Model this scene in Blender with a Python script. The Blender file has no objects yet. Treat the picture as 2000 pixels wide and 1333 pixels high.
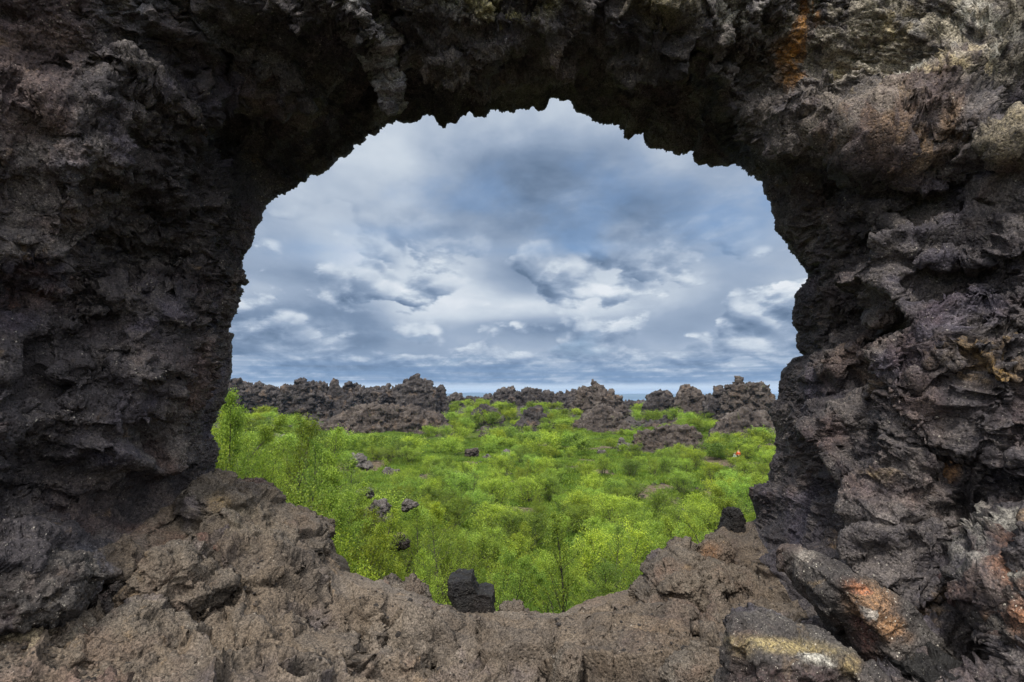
import bpy, math, random
import numpy as np
from mathutils import Vector, Matrix
R = math.radians
C = bpy.context.scene.collection
sc = bpy.context.scene

# ------------------------------------------------------------------ camera
PITCH = R(5.55); F = 1111.0
cd = bpy.data.cameras.new("camera"); cam = bpy.data.objects.new("camera", cd); C.objects.link(cam)
cam.location = (0, 0, 0); cam.rotation_euler = (R(90) + PITCH, 0, 0)
cd.sensor_width = 36; cd.lens = 36 * F / 2000; cd.clip_start = 0.05; cd.clip_end = 60000
sc.camera = cam

# ------------------------------------------------------------------ exposure
sc.view_settings.view_transform = 'Standard'; sc.view_settings.look = 'None'
sc.view_settings.gamma = 1; sc.view_settings.exposure = 0.0
sc.cycles.max_bounces = 6; sc.cycles.diffuse_bounces = 3; sc.cycles.volume_bounces = 0
sc.cycles.transmission_bounces = 3; sc.cycles.transparent_max_bounces = 4
sc.cycles.use_denoising = True

# ------------------------------------------------------------------ node helper
class NT:
    def __init__(s, nt): s.nt = nt
    def n(s, typ, props=None, **ins):
        nd = s.nt.nodes.new(typ)
        for k, v in (props or {}).items(): setattr(nd, k, v)
        for k, v in ins.items():
            key = int(k[1:]) if k[0] == '_' and k[1:].isdigit() else k.replace('_', ' ')
            s.set(nd.inputs[key], v)
        return nd
    def set(s, sock, v):
        if isinstance(v, bpy.types.NodeSocket): s.nt.links.new(v, sock)
        elif isinstance(v, bpy.types.Node): s.nt.links.new(v.outputs[0], sock)
        else: sock.default_value = v
    def m(s, op, a, b=0.0, c=0.0, clamp=False):
        nd = s.n('ShaderNodeMath', dict(operation=op, use_clamp=clamp))
        s.set(nd.inputs[0], a); s.set(nd.inputs[1], b)
        if op in ('MULTIPLY_ADD', 'COMPARE', 'SMOOTH_MIN', 'SMOOTH_MAX'): s.set(nd.inputs[2], c)
        return nd.outputs[0]
    def v(s, op, a, b=None, sc_=None):
        nd = s.n('ShaderNodeVectorMath', dict(operation=op)); s.set(nd.inputs[0], a)
        if b is not None: s.set(nd.inputs[1], b)
        if sc_ is not None: s.set(nd.inputs['Scale'], sc_)
        return nd.outputs[1] if op in ('DOT_PRODUCT', 'LENGTH', 'DISTANCE') else nd.outputs[0]
    def ramp(s, x, a, b, lo=0.0, hi=1.0, smooth=True):
        nd = s.n('ShaderNodeMapRange', dict(interpolation_type='SMOOTHSTEP' if smooth else 'LINEAR', clamp=True))
        for i, q in enumerate((x, a, b, lo, hi)): s.set(nd.inputs[i], q)
        return nd.outputs[0]
    def mix(s, f, a, b, mode='MIX'):
        nd = s.n('ShaderNodeMix', dict(data_type='RGBA', blend_type=mode)); nd.clamp_factor = True
        s.set(nd.inputs[0], f); s.set(nd.inputs[6], a); s.set(nd.inputs[7], b)
        return nd.outputs[2]
    def noise(s, vec, scale, detail=4, rough=0.55, dist=0.0, out=0):
        nd = s.n('ShaderNodeTexNoise', None, Vector=vec, Scale=scale, Detail=detail, Roughness=rough, Distortion=dist)
        return nd.outputs[out]
    def vor(s, vec, scale, feat='F1', out='Distance', rand=1.0, **k):
        nd = s.n('ShaderNodeTexVoronoi', dict(feature=feat), Vector=vec, Scale=scale, Randomness=rand, **k)
        return nd.outputs[out]

def rgb(r, g, b): return (r, g, b, 1.0)

# ------------------------------------------------------------------ world: Nishita sky with procedural cloud layers
SUN_EL, SUN_AZ = 52.0, 200.0      # azimuth clockwise from +Y: behind the camera and to its left
w = bpy.data.worlds.new("World"); sc.world = w; w.use_nodes = True
w.node_tree.nodes.clear(); T = NT(w.node_tree)
sky = T.n('ShaderNodeTexSky', dict(sky_type='NISHITA', sun_disc=False, sun_elevation=R(SUN_EL), sun_rotation=R(SUN_AZ), air_density=1.0, dust_density=0.8, ozone_density=1.5))
dirv = T.n('ShaderNodeTexCoord').outputs['Generated']
sep = T.n('ShaderNodeSeparateXYZ', None, _0=dirv)
dx, dy, dz = sep.outputs
def plane(add, dzs):
    zz = T.m('ADD', T.m('MAXIMUM', T.m('ADD', dz, dzs), 0.0), add)
    c = T.n('ShaderNodeCombineXYZ', None, X=T.m('DIVIDE', dx, zz), Y=T.m('DIVIDE', dy, zz), Z=0.0)
    return c.outputs[0]
def blob(px, py, rx, ry):
    """soft patch of sky round the direction seen at that place: 1 at its middle"""
    a = (px - 1000) / F; b = (666.5 - py) / F
    d = Vector((a, math.cos(PITCH) - b * math.sin(PITCH), b * math.cos(PITCH) + math.sin(PITCH))).normalized()
    u = T.m('DIVIDE', T.m('SUBTRACT', dx, d.x), rx / F)
    v_ = T.m('DIVIDE', T.m('SUBTRACT', dz, d.z), ry / F)
    r2 = T.m('ADD', T.m('MULTIPLY', u, u), T.m('MULTIPLY', v_, v_))
    g = T.m('EXPONENT', T.m('MULTIPLY', r2, -1.0))
    return T.m('MULTIPLY', g, T.m('GREATER_THAN', dy, 0.0))
# three sizes of cumulus: broad soft ones high up, small flattened ones towards the horizon
def layer(sx, sz, det, rough, up, gain, off, puff):
    def nz(dzs, ddx):
        v_ = T.n('ShaderNodeCombineXYZ', None, X=T.m('MULTIPLY', T.m('ADD', dx, ddx), sx), Y=T.m('MULTIPLY', T.m('ADD', dz, dzs), sz), Z=T.m('MULTIPLY_ADD', dy, 1.0, off)).outputs[0]
        n_ = T.noise(v_, 1.0, det, rough, .1)
        if not puff: return n_
        bil = T.n('ShaderNodeTexVoronoi', dict(feature='F1'), Vector=T.v('ADD', v_, T.v('SCALE', T.n('ShaderNodeCombineXYZ', None, X=n_, Y=n_, Z=0.0).outputs[0], sc_=.9)), Scale=2.3, Detail=1.0, Roughness=.5).outputs['Distance']
        return T.m('ADD', n_, T.m('MULTIPLY', T.m('SUBTRACT', .42, bil), puff))
    a = nz(0.0, 0.0); b = nz(up, up * .5); return a, T.m('MULTIPLY', T.m('SUBTRACT', a, b), gain)
nA, rA = layer(2.4, 4.0, 6, .5, .05, .9, 3.3, 0)
nB, rB = layer(5.0, 9.0, 9, .56, .018, 2.4, 7.7, .26)
nC, rC = layer(11.0, 27.0, 8, .56, .007, 2.6, 1.9, 0)
wA = T.ramp(dz, .17, .34); wC = T.ramp(dz, .105, .045); wB = T.m('SUBTRACT', T.m('SUBTRACT', 1.0, wA), wC)
def blend3(a, b, c): return T.m('ADD', T.m('MULTIPLY', a, wA), T.m('ADD', T.m('MULTIPLY', b, wB), T.m('MULTIPLY', c, wC)))
nn = blend3(nA, nB, nC); relief = blend3(rA, rB, rC)
q2 = plane(0.32, 0.0)
n3 = T.noise(T.n('ShaderNodeCombineXYZ', None, X=T.m('MULTIPLY', dx, 6.0), Y=T.m('MULTIPLY', dz, 13.0), Z=dy).outputs[0], 1.0, 8, .58, .3)
DARK = [(1000, 350, 240, 95, .50), (1220, 430, 200, 75, .55), (1010, 545, 70, 32, .55), (620, 620, 180, 55, .75), (560, 660, 150, 35, .5), (1040, 640, 140, 26, .45),
        (1500, 600, 160, 60, .35), (1250, 640, 120, 30, .3), (640, 540, 120, 25, .35)]
LIGHT = [(900, 590, 170, 50, .55), (770, 300, 160, 60, .22), (1240, 590, 110, 50, .5), (690, 500, 60, 35, .4), (790, 620, 50, 35, .45), (1470, 660, 100, 40, .5),
         (1190, 500, 110, 40, .2), (1100, 600, 110, 20, .4), (540, 570, 90, 30, .3)]
acc = 0.0
wob = T.m('MULTIPLY_ADD', T.m('SUBTRACT', n3, 0.5), 3.4, .85)
for (a_, b_, c_, d_, e_) in DARK: acc = T.m('ADD', acc, T.m('MULTIPLY', blob(a_, b_, c_, d_), -e_))
for (a_, b_, c_, d_, e_) in LIGHT: acc = T.m('ADD', acc, T.m('MULTIPLY', blob(a_, b_, c_, d_), e_))
acc = T.m('MULTIPLY', acc, T.m('MULTIPLY', wob, .85))
wBC = T.m('SUBTRACT', 1.0, wC)
nBC = T.m('ADD', T.m('MULTIPLY', nB, wBC), T.m('MULTIPLY', nC, wC)); rBC = T.m('ADD', T.m('MULTIPLY', rB, wBC), T.m('MULTIPLY', rC, wC))
high = T.m('ADD', T.m('ADD', T.m('MULTIPLY', T.m('SUBTRACT', nA, .5), 1.1), T.m('MULTIPLY_ADD', wA, -.10, .70)), T.m('ADD', acc, T.m('MULTIPLY', rA, 1.0)))
heap = T.m('ADD', T.m('ADD', T.m('MULTIPLY', T.m('SUBTRACT', nBC, .46), -1.5), .54), T.m('ADD', T.m('MULTIPLY', acc, .6), T.m('MULTIPLY', rBC, 2.0)))
cum = T.m('MULTIPLY', T.ramp(nBC, .365, .44), T.m('SUBTRACT', 1.0, T.m('MULTIPLY', wA, .95)))
shade = T.m('ADD', T.m('MULTIPLY', high, T.m('SUBTRACT', 1.0, cum)), T.m('MULTIPLY', heap, cum))
shade = T.ramp(shade, -0.12, 1.22, 0.0, 1.0, False)
cr = T.n('ShaderNodeValToRGB', None, Fac=shade); e = cr.color_ramp.elements
e[0].position = 0.0; e[0].color = rgb(.125, .185, .285)
e[1].position = 1.0; e[1].color = rgb(.80, .84, .89)
for p_, c_ in ((.24, (.195, .27, .395)), (.5, (.335, .415, .545)), (.74, (.59, .66, .745))):
    k = e.new(p_); k.color = rgb(*c_)
cloud = cr.outputs[0]
gap = T.ramp(T.noise(T.v('ADD', q2, (3.1, 9.4, 0)), 1.7, 6, 0.55, 0.2), 0.56, 0.70, 0, 0.55)
for a_, b_, c_, d_, e_ in ((640, 490, 90, 22, .6), (740, 455, 120, 16, .4), (1440, 430, 90, 60, .45), (1000, 490, 240, 12, .3)):
    gap = T.m('ADD', gap, T.m('MULTIPLY', T.m('MULTIPLY', blob(a_, b_, c_, d_), e_), wob))
clear = T.mix(0.5, T.v('SCALE', sky.outputs[0], sc_=0.10), rgb(.21, .37, .66))
col = T.mix(gap, cloud, clear)
# pale strip right on the horizon under a dark blue band of distant cloud
strn = T.noise(T.n('ShaderNodeCombineXYZ', None, X=T.m('MULTIPLY', dx, 3.0), Y=T.m('MULTIPLY', dz, 90.0), Z=0.0), 1.6, 6, 0.6)
band = T.m('MULTIPLY', T.ramp(dz, 0.014, 0.026), T.ramp(dz, 0.085, 0.035))
col = T.mix(T.m('MULTIPLY', band, T.ramp(strn, 0.32, 0.6, 0.15, 0.85)), col, rgb(.17, .275, .45))
strip = T.m('MULTIPLY', T.ramp(dz, 0.026, 0.015), T.ramp(strn, 0.3, 0.5, 0.75, 1.0))
col = T.mix(strip, col, rgb(.66, .76, .86))
# unseen sky overhead and behind the camera boosted and warmed to light the scene
zen = T.ramp(dz, 0.52, 0.95, 0.0, 1.0)
back = T.m('MULTIPLY', T.ramp(dy, 0.05, -0.6), T.ramp(dz, 0.0, 0.3))
boost = T.m('ADD', 1.0, T.m('ADD', T.m('MULTIPLY', zen, 7.0), T.m('MULTIPLY', back, 2.6)))
bluefix = T.mix(T.m('MAXIMUM', zen, back), rgb(1, 1, 1), rgb(1.22, 1.0, .76))
col = T.v('MULTIPLY', col, bluefix)
below = T.ramp(dz, -0.004, -0.03)
col = T.mix(below, T.v('SCALE', col, sc_=boost), rgb(.05, .06, .05))
bg = T.n('ShaderNodeBackground', None, Color=col, Strength=1.0)
T.n('ShaderNodeOutputWorld', None, Surface=bg.outputs[0])
w.cycles.sampling_method = 'MANUAL'; w.cycles.sample_map_resolution = 1024

sd = bpy.data.lights.new("sun", 'SUN'); sd.energy = 3.0; sd.angle = R(9); sd.color = (1, .95, .86)
sun = bpy.data.objects.new("sun", sd); C.objects.link(sun)
sdir = Vector((math.sin(R(SUN_AZ)) * math.cos(R(SUN_EL)), math.cos(R(SUN_AZ)) * math.cos(R(SUN_EL)), math.sin(R(SUN_EL))))
sun.rotation_euler = sdir.to_track_quat('Z', 'Y').to_euler()

# ------------------------------------------------------------------ general helpers
def tag(o, label=None, cat=None, group=None, kind=None):
    if label: o['label'] = label
    if cat: o['category'] = cat
    if group: o['group'] = group
    if kind: o['kind'] = kind
    return o
def empty(name, loc, rz=0, **k):
    o = bpy.data.objects.new(name, None); C.objects.link(o); o.location = loc; o.rotation_euler = (0, 0, rz)
    o.empty_display_size = 0.2
    return tag(o, **k)
def mesh_obj(name, me, mat=None, parent=None, **k):
    o = bpy.data.objects.new(name, me); C.objects.link(o)
    if mat and not me.materials: me.materials.append(mat)
    if parent: o.parent = parent
    return tag(o, **k)
def np_mesh(name, V, Fq, smooth=True):
    """mesh from a vertex array and an (n,k) array of faces"""
    V = np.asarray(V, np.float32); Fq = np.asarray(Fq, np.int32); k = Fq.shape[1]
    me = bpy.data.meshes.new(name); me.vertices.add(len(V)); me.vertices.foreach_set('co', V.ravel())
    me.loops.add(Fq.size); me.loops.foreach_set('vertex_index', Fq.ravel())
    me.polygons.add(len(Fq)); me.polygons.foreach_set('loop_start', np.arange(0, Fq.size, k, dtype=np.int32))
    me.polygons.foreach_set('loop_total', np.full(len(Fq), k, np.int32))
    me.polygons.foreach_set('use_smooth', np.full(len(Fq), smooth))
    me.update(calc_edges=True)
    return me
def ray(px, py):
    a = (np.asarray(px, float) - 1000) / F; b = (666.5 - np.asarray(py, float)) / F
    cp, sp = math.cos(PITCH), math.sin(PITCH)
    return a, cp - b * sp, b * cp + sp
def at(px, py, Y):
    x, y, z = ray(px, py); return np.stack([x / y * Y, np.asarray(Y, float) + 0 * x, z / y * Y], -1)
def proj(P):
    cp, sp = math.cos(PITCH), math.sin(PITCH)
    d = P[..., 1] * cp + P[..., 2] * sp; u = -P[..., 1] * sp + P[..., 2] * cp
    d = np.maximum(d, 0.05)
    return 1000 + F * P[..., 0] / d, 666.5 - F * u / d
def sstep(a, b, x):
    t = np.clip((x - a) / (b - a), 0, 1); return t * t * (3 - 2 * t)
def vnoise(P, seed=0):
    """cheap value noise on an (n,2|3) array, 0..1"""
    P = np.asarray(P, np.float64)
    if P.shape[1] == 2: P = np.c_[P, np.zeros(len(P))]
    i = np.floor(P).astype(np.int64); f = P - i; f = f * f * (3 - 2 * f); out = 0
    for cx in (0, 1):
        for cy in (0, 1):
            for cz in (0, 1):
                h = ((i[:, 0] + cx) * 73856093) ^ ((i[:, 1] + cy) * 19349663) ^ ((i[:, 2] + cz) * 83492791) ^ (seed * 2654435)
                h = (h * 1103515245 + 12345) & 0x7fffffff; h ^= h >> 13; h = (h * 69069 + 5) & 0x7fffffff
                wgt = (f[:, 0] if cx else 1 - f[:, 0]) * (f[:, 1] if cy else 1 - f[:, 1]) * (f[:, 2] if cz else 1 - f[:, 2])
                out = out + wgt * (h & 0xffff) / 65535.0
    return out
def fbm(P, seed=0, oct=4, gain=0.5):
    P = np.asarray(P, float); s = 0; a = 1; t = 0
    for k in range(oct):
        s = s + a * vnoise(P * 2 ** k + 17.3 * k, seed + k); t += a; a *= gain
    return s / t

# ------------------------------------------------------------------ geometry-node sculpting (baked to plain meshes)
def sculpt(obj, stages, blur=(0, 30, 30, 8), hblur=2, relax=None):
    """stages: list of lists of (kind, scale 1/m, amplitude m, options); each stage moves along the fresh normal"""
    ng = bpy.data.node_groups.new('sculpt', 'GeometryNodeTree')
    ng.interface.new_socket('Geometry', in_out='INPUT', socket_type='NodeSocketGeometry')
    ng.interface.new_socket('Geometry', in_out='OUTPUT', socket_type='NodeSocketGeometry')
    G = NT(ng); gi = G.n('NodeGroupInput'); go = G.n('NodeGroupOutput'); geo = gi.outputs[0]
    for si, st in enumerate(stages):
        pos = G.n('GeometryNodeInputPosition').outputs[0]; nor = G.n('GeometryNodeInputNormal').outputs[0]
        bl = blur[min(si, len(blur) - 1)]
        if bl: nor = G.v('NORMALIZE', G.n('GeometryNodeBlurAttribute', dict(data_type='FLOAT_VECTOR'), Value=nor, Iterations=bl).outputs[0])
        tot = 0.0
        for (kind, scl, amp, o) in st:
            an = o.get('an', (1, 1, 1)); off = o.get('off', (0, 0, 0))
            p = G.v('ADD', G.v('MULTIPLY', pos, an), off)
            dst = o.get('dist', 0.35)
            if dst:
                nz = G.noise(p, scl * 1.3, 2, 0.5, 0, 1)
                p = G.v('ADD', p, G.v('SCALE', G.v('SUBTRACT', nz, (.5, .5, .5)), sc_=dst / scl * 2))
            if kind == 'fbm': h = G.m('SUBTRACT', G.noise(p, scl, o.get('det', 5), o.get('rough', .55)), .5)
            elif kind == 'ridge':
                h = G.m('SUBTRACT', 0.72, G.m('ABSOLUTE', G.m('MULTIPLY_ADD', G.noise(p, scl, o.get('det', 4), o.get('rough', .55)), 4.0, -2.0)))
                h = G.m('MULTIPLY', h, 0.5)
            elif kind == 'lump': h = G.m('SUBTRACT', .45, G.vor(p, scl, 'SMOOTH_F1', Smoothness=o.get('sm', .25)))
            elif kind == 'cell':
                cc = G.vor(p, scl, 'F1', 'Color'); h = G.m('SUBTRACT', G.n('ShaderNodeSeparateXYZ', None, _0=cc).outputs[0], .5)
                if hblur: h = G.n('GeometryNodeBlurAttribute', dict(data_type='FLOAT'), Value=h, Iterations=hblur).outputs[0]
            elif kind == 'facet':   # tilted broken faces, one per cell
                vn = G.n('ShaderNodeTexVoronoi', dict(feature='F1'), Vector=p, Scale=scl)
                rel = G.v('SCALE', G.v('SUBTRACT', p, vn.outputs['Position']), sc_=scl * 2.0)
                h = G.v('DOT_PRODUCT', G.v('SUBTRACT', vn.outputs['Color'], (.5, .5, .5)), rel)
                h = G.m('ADD', h, G.m('MULTIPLY', G.m('SUBTRACT', .5, vn.outputs['Distance']), o.get('dome', .5)))
            elif kind == 'crev': h = G.m('MULTIPLY', G.ramp(G.vor(p, scl, 'DISTANCE_TO_EDGE'), 0.0, o.get('w', .12)), 1.0); h = G.m('SUBTRACT', h, 1.0)
            elif kind == 'pit':
                r_ = o.get('r', .35); h = G.m('MULTIPLY', G.ramp(G.vor(p, scl, 'F1'), r_, r_ * .3), -1.0)
            if 'mask' in o:   # only where a broad noise is high
                ms, lo, hi = o['mask']; h = G.m('MULTIPLY', h, G.ramp(G.noise(G.v('ADD', pos, (11, 5, 3)), ms, 2, .5), lo, hi))
            if 'attr' in o:
                h = G.m('MULTIPLY', h, G.n('GeometryNodeInputNamedAttribute', dict(data_type='FLOAT'), Name=o['attr']).outputs[0])
            tot = G.m('ADD', tot, G.m('MULTIPLY', h, amp))
        sp_ = G.n('GeometryNodeSetPosition', None, Geometry=geo, Offset=G.v('SCALE', nor, sc_=tot)); geo = sp_.outputs[0]
        if relax and relax[si]:   # iron out folds before finer relief goes on
            p0 = G.n('GeometryNodeInputPosition').outputs[0]
            pb = G.n('GeometryNodeBlurAttribute', dict(data_type='FLOAT_VECTOR'), Value=p0, Iterations=relax[si]).outputs[0]
            at_ = G.n('GeometryNodeInputNamedAttribute', dict(data_type='FLOAT'), Name='relax').outputs[0]
            geo = G.n('GeometryNodeSetPosition', None, Geometry=geo, Offset=G.v('SCALE', G.v('SUBTRACT', pb, p0), sc_=at_)).outputs[0]
    ng.links.new(geo, go.inputs[0])
    md = obj.modifiers.new('sculpt', 'NODES'); md.node_group = ng
    return bake(obj)
def bake(obj):
    dg = bpy.context.evaluated_depsgraph_get(); ev = obj.evaluated_get(dg)
    me = bpy.data.meshes.new_from_object(ev, preserve_all_data_layers=True, depsgraph=dg)
    old = obj.data; obj.modifiers.clear(); obj.data = me; me.name = obj.name
    if old.users == 0: bpy.data.meshes.remove(old)
    return obj

# ------------------------------------------------------------------ materials
def mat(name):
    m = bpy.data.materials.new(name); m.use_nodes = True; m.node_tree.nodes.clear(); return m, NT(m.node_tree)
def finish(T, colr, rough, bump=None, spec=0.25):
    b = T.n('ShaderNodeBsdfPrincipled', None, Base_Color=colr, Roughness=rough)
    b.inputs['Specular IOR Level'].default_value = spec
    if bump is not None: T.set(b.inputs['Normal'], bump)
    T.n('ShaderNodeOutputMaterial', None, Surface=b.outputs[0])
def rock_mat(name, dark, mid, light, fine=1.0, speck=1.0, tint=False, dusty=0.0, bump=1.0, glint=0.5):
    m, T = mat(name)
    co = T.n('ShaderNodeTexCoord').outputs['Object']
    a = T.noise(co, 0.9 * fine, 5, .6, .4); b = T.noise(T.v('ADD', co, (5, 9, 2)), 5 * fine, 6, .62, .3); c = T.noise(co, 38 * fine, 5, .7)
    g = T.noise(T.v('ADD', co, (3, 1, 8)), 140 * fine, 3, .7)
    v = T.m('ADD', T.m('MULTIPLY', a, .45), T.m('ADD', T.m('MULTIPLY', b, .35), T.m('MULTIPLY', c, .3)))
    cr = T.n('ShaderNodeValToRGB', None, Fac=v); e = cr.color_ramp.elements
    e[0].position = .36; e[0].color = rgb(*dark); e[1].position = .72; e[1].color = rgb(*light)
    k = e.new(.53); k.color = rgb(*mid)
    col = cr.outputs[0]
    # faint shifts to purple, rust and grey in patches
    h1 = T.ramp(T.noise(T.v('ADD', co, (21, 3, 4)), 1.3 * fine, 4, .6, .5), .52, .68)
    col = T.mix(T.m('MULTIPLY', h1, .55), col, T.v('MULTIPLY', col, (1.3, .96, .88)))
    h2 = T.ramp(T.noise(T.v('ADD', co, (1, 31, 14)), 1.9 * fine, 4, .6, .5), .54, .68)
    col = T.mix(T.m('MULTIPLY', h2, .7), col, T.v('MULTIPLY', col, (.92, .93, 1.25)))
    h3 = T.ramp(T.noise(T.v('ADD', co, (41, 7, 1)), 3.3 * fine, 5, .65, .6), .62, .74)
    col = T.mix(T.m('MULTIPLY', h3, .6), col, rgb(light[0] * 1.35, light[1] * 1.05, light[2] * .66))
    if dusty:   # ash and grit lying on it
        d1 = T.ramp(T.noise(T.v('ADD', co, (2, 2, 9)), 2.6, 5, .6, .3), .38, .6)
        col = T.mix(T.m('MULTIPLY', d1, dusty), col, rgb(.140, .106, .076))
    if tint:
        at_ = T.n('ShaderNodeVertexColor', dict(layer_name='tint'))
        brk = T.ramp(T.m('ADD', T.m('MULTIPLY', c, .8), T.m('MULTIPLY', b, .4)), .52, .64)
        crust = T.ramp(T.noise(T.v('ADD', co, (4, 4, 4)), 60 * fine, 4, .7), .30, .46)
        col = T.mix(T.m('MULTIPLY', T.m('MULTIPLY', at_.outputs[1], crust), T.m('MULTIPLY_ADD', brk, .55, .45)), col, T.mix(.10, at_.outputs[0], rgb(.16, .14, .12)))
    g2 = T.noise(T.v('ADD', co, (13, 1, 8)), 75 * fine, 2, .8)
    col = T.mix(T.ramp(T.m('MULTIPLY_ADD', g, .5, T.m('MULTIPLY', g2, .5)), .36, .64), T.v('SCALE', col, sc_=.42), T.v('SCALE', col, sc_=1.62))
    # small pale crystals and grains
    sp = T.n('ShaderNodeTexVoronoi', None, Vector=co, Scale=62 * fine)
    pick = T.m('GREATER_THAN', T.n('ShaderNodeSeparateXYZ', None, _0=sp.outputs['Color']).outputs[0], .90)
    dots = T.m('MULTIPLY', T.m('MULTIPLY', T.ramp(sp.outputs['Distance'], .34, .16), pick), T.ramp(b, .46, .60))
    sp2 = T.n('ShaderNodeTexVoronoi', None, Vector=co, Scale=150 * fine)
    pick2 = T.m('GREATER_THAN', T.n('ShaderNodeSeparateXYZ', None, _0=sp2.outputs['Color']).outputs[1], .93)
    dots = T.m('MAXIMUM', dots, T.m('MULTIPLY', T.m('MULTIPLY', T.ramp(sp2.outputs['Distance'], .35, .15), pick2), .8))
    dots = T.m('MULTIPLY', dots, speck, 0, True)
    col = T.mix(dots, col, rgb(.66, .61, .52))
    h = T.m('ADD', T.m('MULTIPLY', c, .5), T.m('ADD', T.m('MULTIPLY', g, .22), T.m('MULTIPLY', T.ramp(T.vor(co, 46 * fine), 0, .5), .35)))
    bp = T.n('ShaderNodeBump', None, Strength=1.0 * bump, Distance=.026 / fine, Height=h)
    rough = T.ramp(c, .3, .7, 1 - glint * .6, 1 - glint * .15)
    finish(T, col, rough, bp.outputs[0], .3)
    return m

# ------------------------------------------------------------------ the rock arch and its floor
M_ARCH = rock_mat('dark_lava', (.016, .0142, .0168), (.050, .044, .049), (.18, .155, .142), 1.0, .5, True)
M_FLOOR = rock_mat('trodden_lava', (.034, .028, .025), (.090, .074, .062), (.20, .165, .132), 1.0, .3, True, .55, .8, .25)
OUT = [(418,930),(440,940),(470,948),(495,965),(510,985),(540,1000),(570,1010),(600,1025),(630,1045),(638,1065),(640,1075),(655,1080),(662,1090),(668,1113),(700,1122),(730,1135),(745,1132),(765,1145),(795,1150),(830,1165),(845,1178),(870,1190),(890,1196),(930,1195),(970,1193),(1030,1192),(1070,1197),(1090,1198),(1130,1182),(1180,1162),(1230,1150),(1270,1138),(1290,1120),(1310,1112),(1340,1105),(1362,1095),(1368,1076),(1385,1060),(1395,1045),(1410,1030),(1430,1025),(1450,1020),(1470,1018),
 (1478,1015),(1475,1000),(1470,985),(1462,965),(1462,952),(1480,948),(1500,945),(1503,920),(1505,900),(1515,880),(1517,860),(1517,840),(1508,820),(1505,800),(1520,780),(1525,750),(1530,720),(1550,702),(1570,695),(1560,680),(1558,660),(1563,645),(1552,630),(1550,610),(1558,585),(1555,575),(1570,560),(1583,540),(1578,530),(1560,505),(1545,485),(1525,465),(1515,450),(1513,420),(1508,405),(1500,380),(1480,345),(1465,325),
 (1440,320),(1405,319),(1375,318),(1362,310),(1357,287),(1345,293),(1330,295),(1312,290),(1295,293),(1268,280),(1262,270),(1258,254),(1245,256),(1232,264),(1226,262),(1222,252),(1212,248),(1212,238),(1190,236),(1170,232),(1140,215),(1110,197),(1075,190),(1068,208),(1045,213),(1030,212),(1007,208),(1003,213),(980,210),(957,207),(952,218),(945,225),(930,230),(918,224),(898,225),(890,232),(877,232),(870,240),(855,238),(845,228),(835,222),(800,230),(760,240),(740,250),(710,270),(690,285),(662,300),(640,325),(610,340),(580,360),(560,370),(540,375),(525,390),(515,415),
 (500,435),(495,455),(490,475),(475,500),(472,520),(475,540),(481,546),(476,554),(468,552),(470,565),(465,590),(460,610),(450,625),(443,650),(456,653),(452,670),(452,690),(450,715),(451,740),(445,760),(435,780),(425,800),(412,825),(411,845),(414,860),(424,872),(424,885),(420,905),(419,918)]
# anchor on the outline, depth there; then three stations towards the viewer as (px, py, depth)
KEYS = [((418,930),4.3,(350,990,3.9),(150,1130,3.1),(-550,1560,1.6)),
 ((640,1070),4.0,(590,1120,3.6),(430,1260,2.7),(100,2100,1.3)),
 ((1000,1193),3.9,(1000,1230,3.6),(1000,1310,3.05),(1000,2400,1.2)),
 ((1270,1138),4.2,(1290,1180,3.85),(1330,1270,3.1),(1600,2300,1.3)),
 ((1470,1018),5.0,(1490,1110,4.2),(1520,1215,3.35),(1800,1750,1.7)),
 ((1475,1000),4.9,(1560,1060,4.1),(1690,1200,3.0),(2500,1700,1.5)),
 ((1505,900),4.6,(1640,920,3.9),(1850,960,3.0),(2900,1250,1.5)),
 ((1560,680),4.4,(1700,690,3.7),(1880,720,2.8),(3000,800,1.5)),
 ((1500,380),4.1,(1620,340,3.6),(1820,250,3.0),(2900,-100,2.2)),
 ((1465,325),4.3,(1490,280,3.7),(1640,120,3.3),(2400,-900,2.7)),
 ((1405,319),5.0,(1450,235,4.3),(1500,120,3.4),(2100,-1000,2.8)),
 ((1262,270),5.3,(1330,130,4.4),(1385,60,3.3),(1800,-1000,2.8)),
 ((1075,190),5.3,(1080,90,4.4),(1075,30,3.2),(1100,-1000,2.5)),
 ((835,222),5.0,(820,100,4.2),(800,30,3.1),(700,-1000,2.3)),
 ((690,285),4.7,(620,190,4.1),(540,60,3.2),(100,-900,2.0)),
 ((525,390),4.4,(440,330,3.9),(270,200,3.1),(-700,-450,1.7)),
 ((470,565),4.2,(370,560,3.7),(170,540,3.0),(-1000,450,1.5)),
 ((425,800),4.2,(330,830,3.7),(130,850,3.0),(-1000,1000,1.5)),
 ((419,918),4.25,(320,970,3.8),(120,1080,3.05),(-700,1400,1.55))]
FLOOR_KEYS = 5

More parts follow.
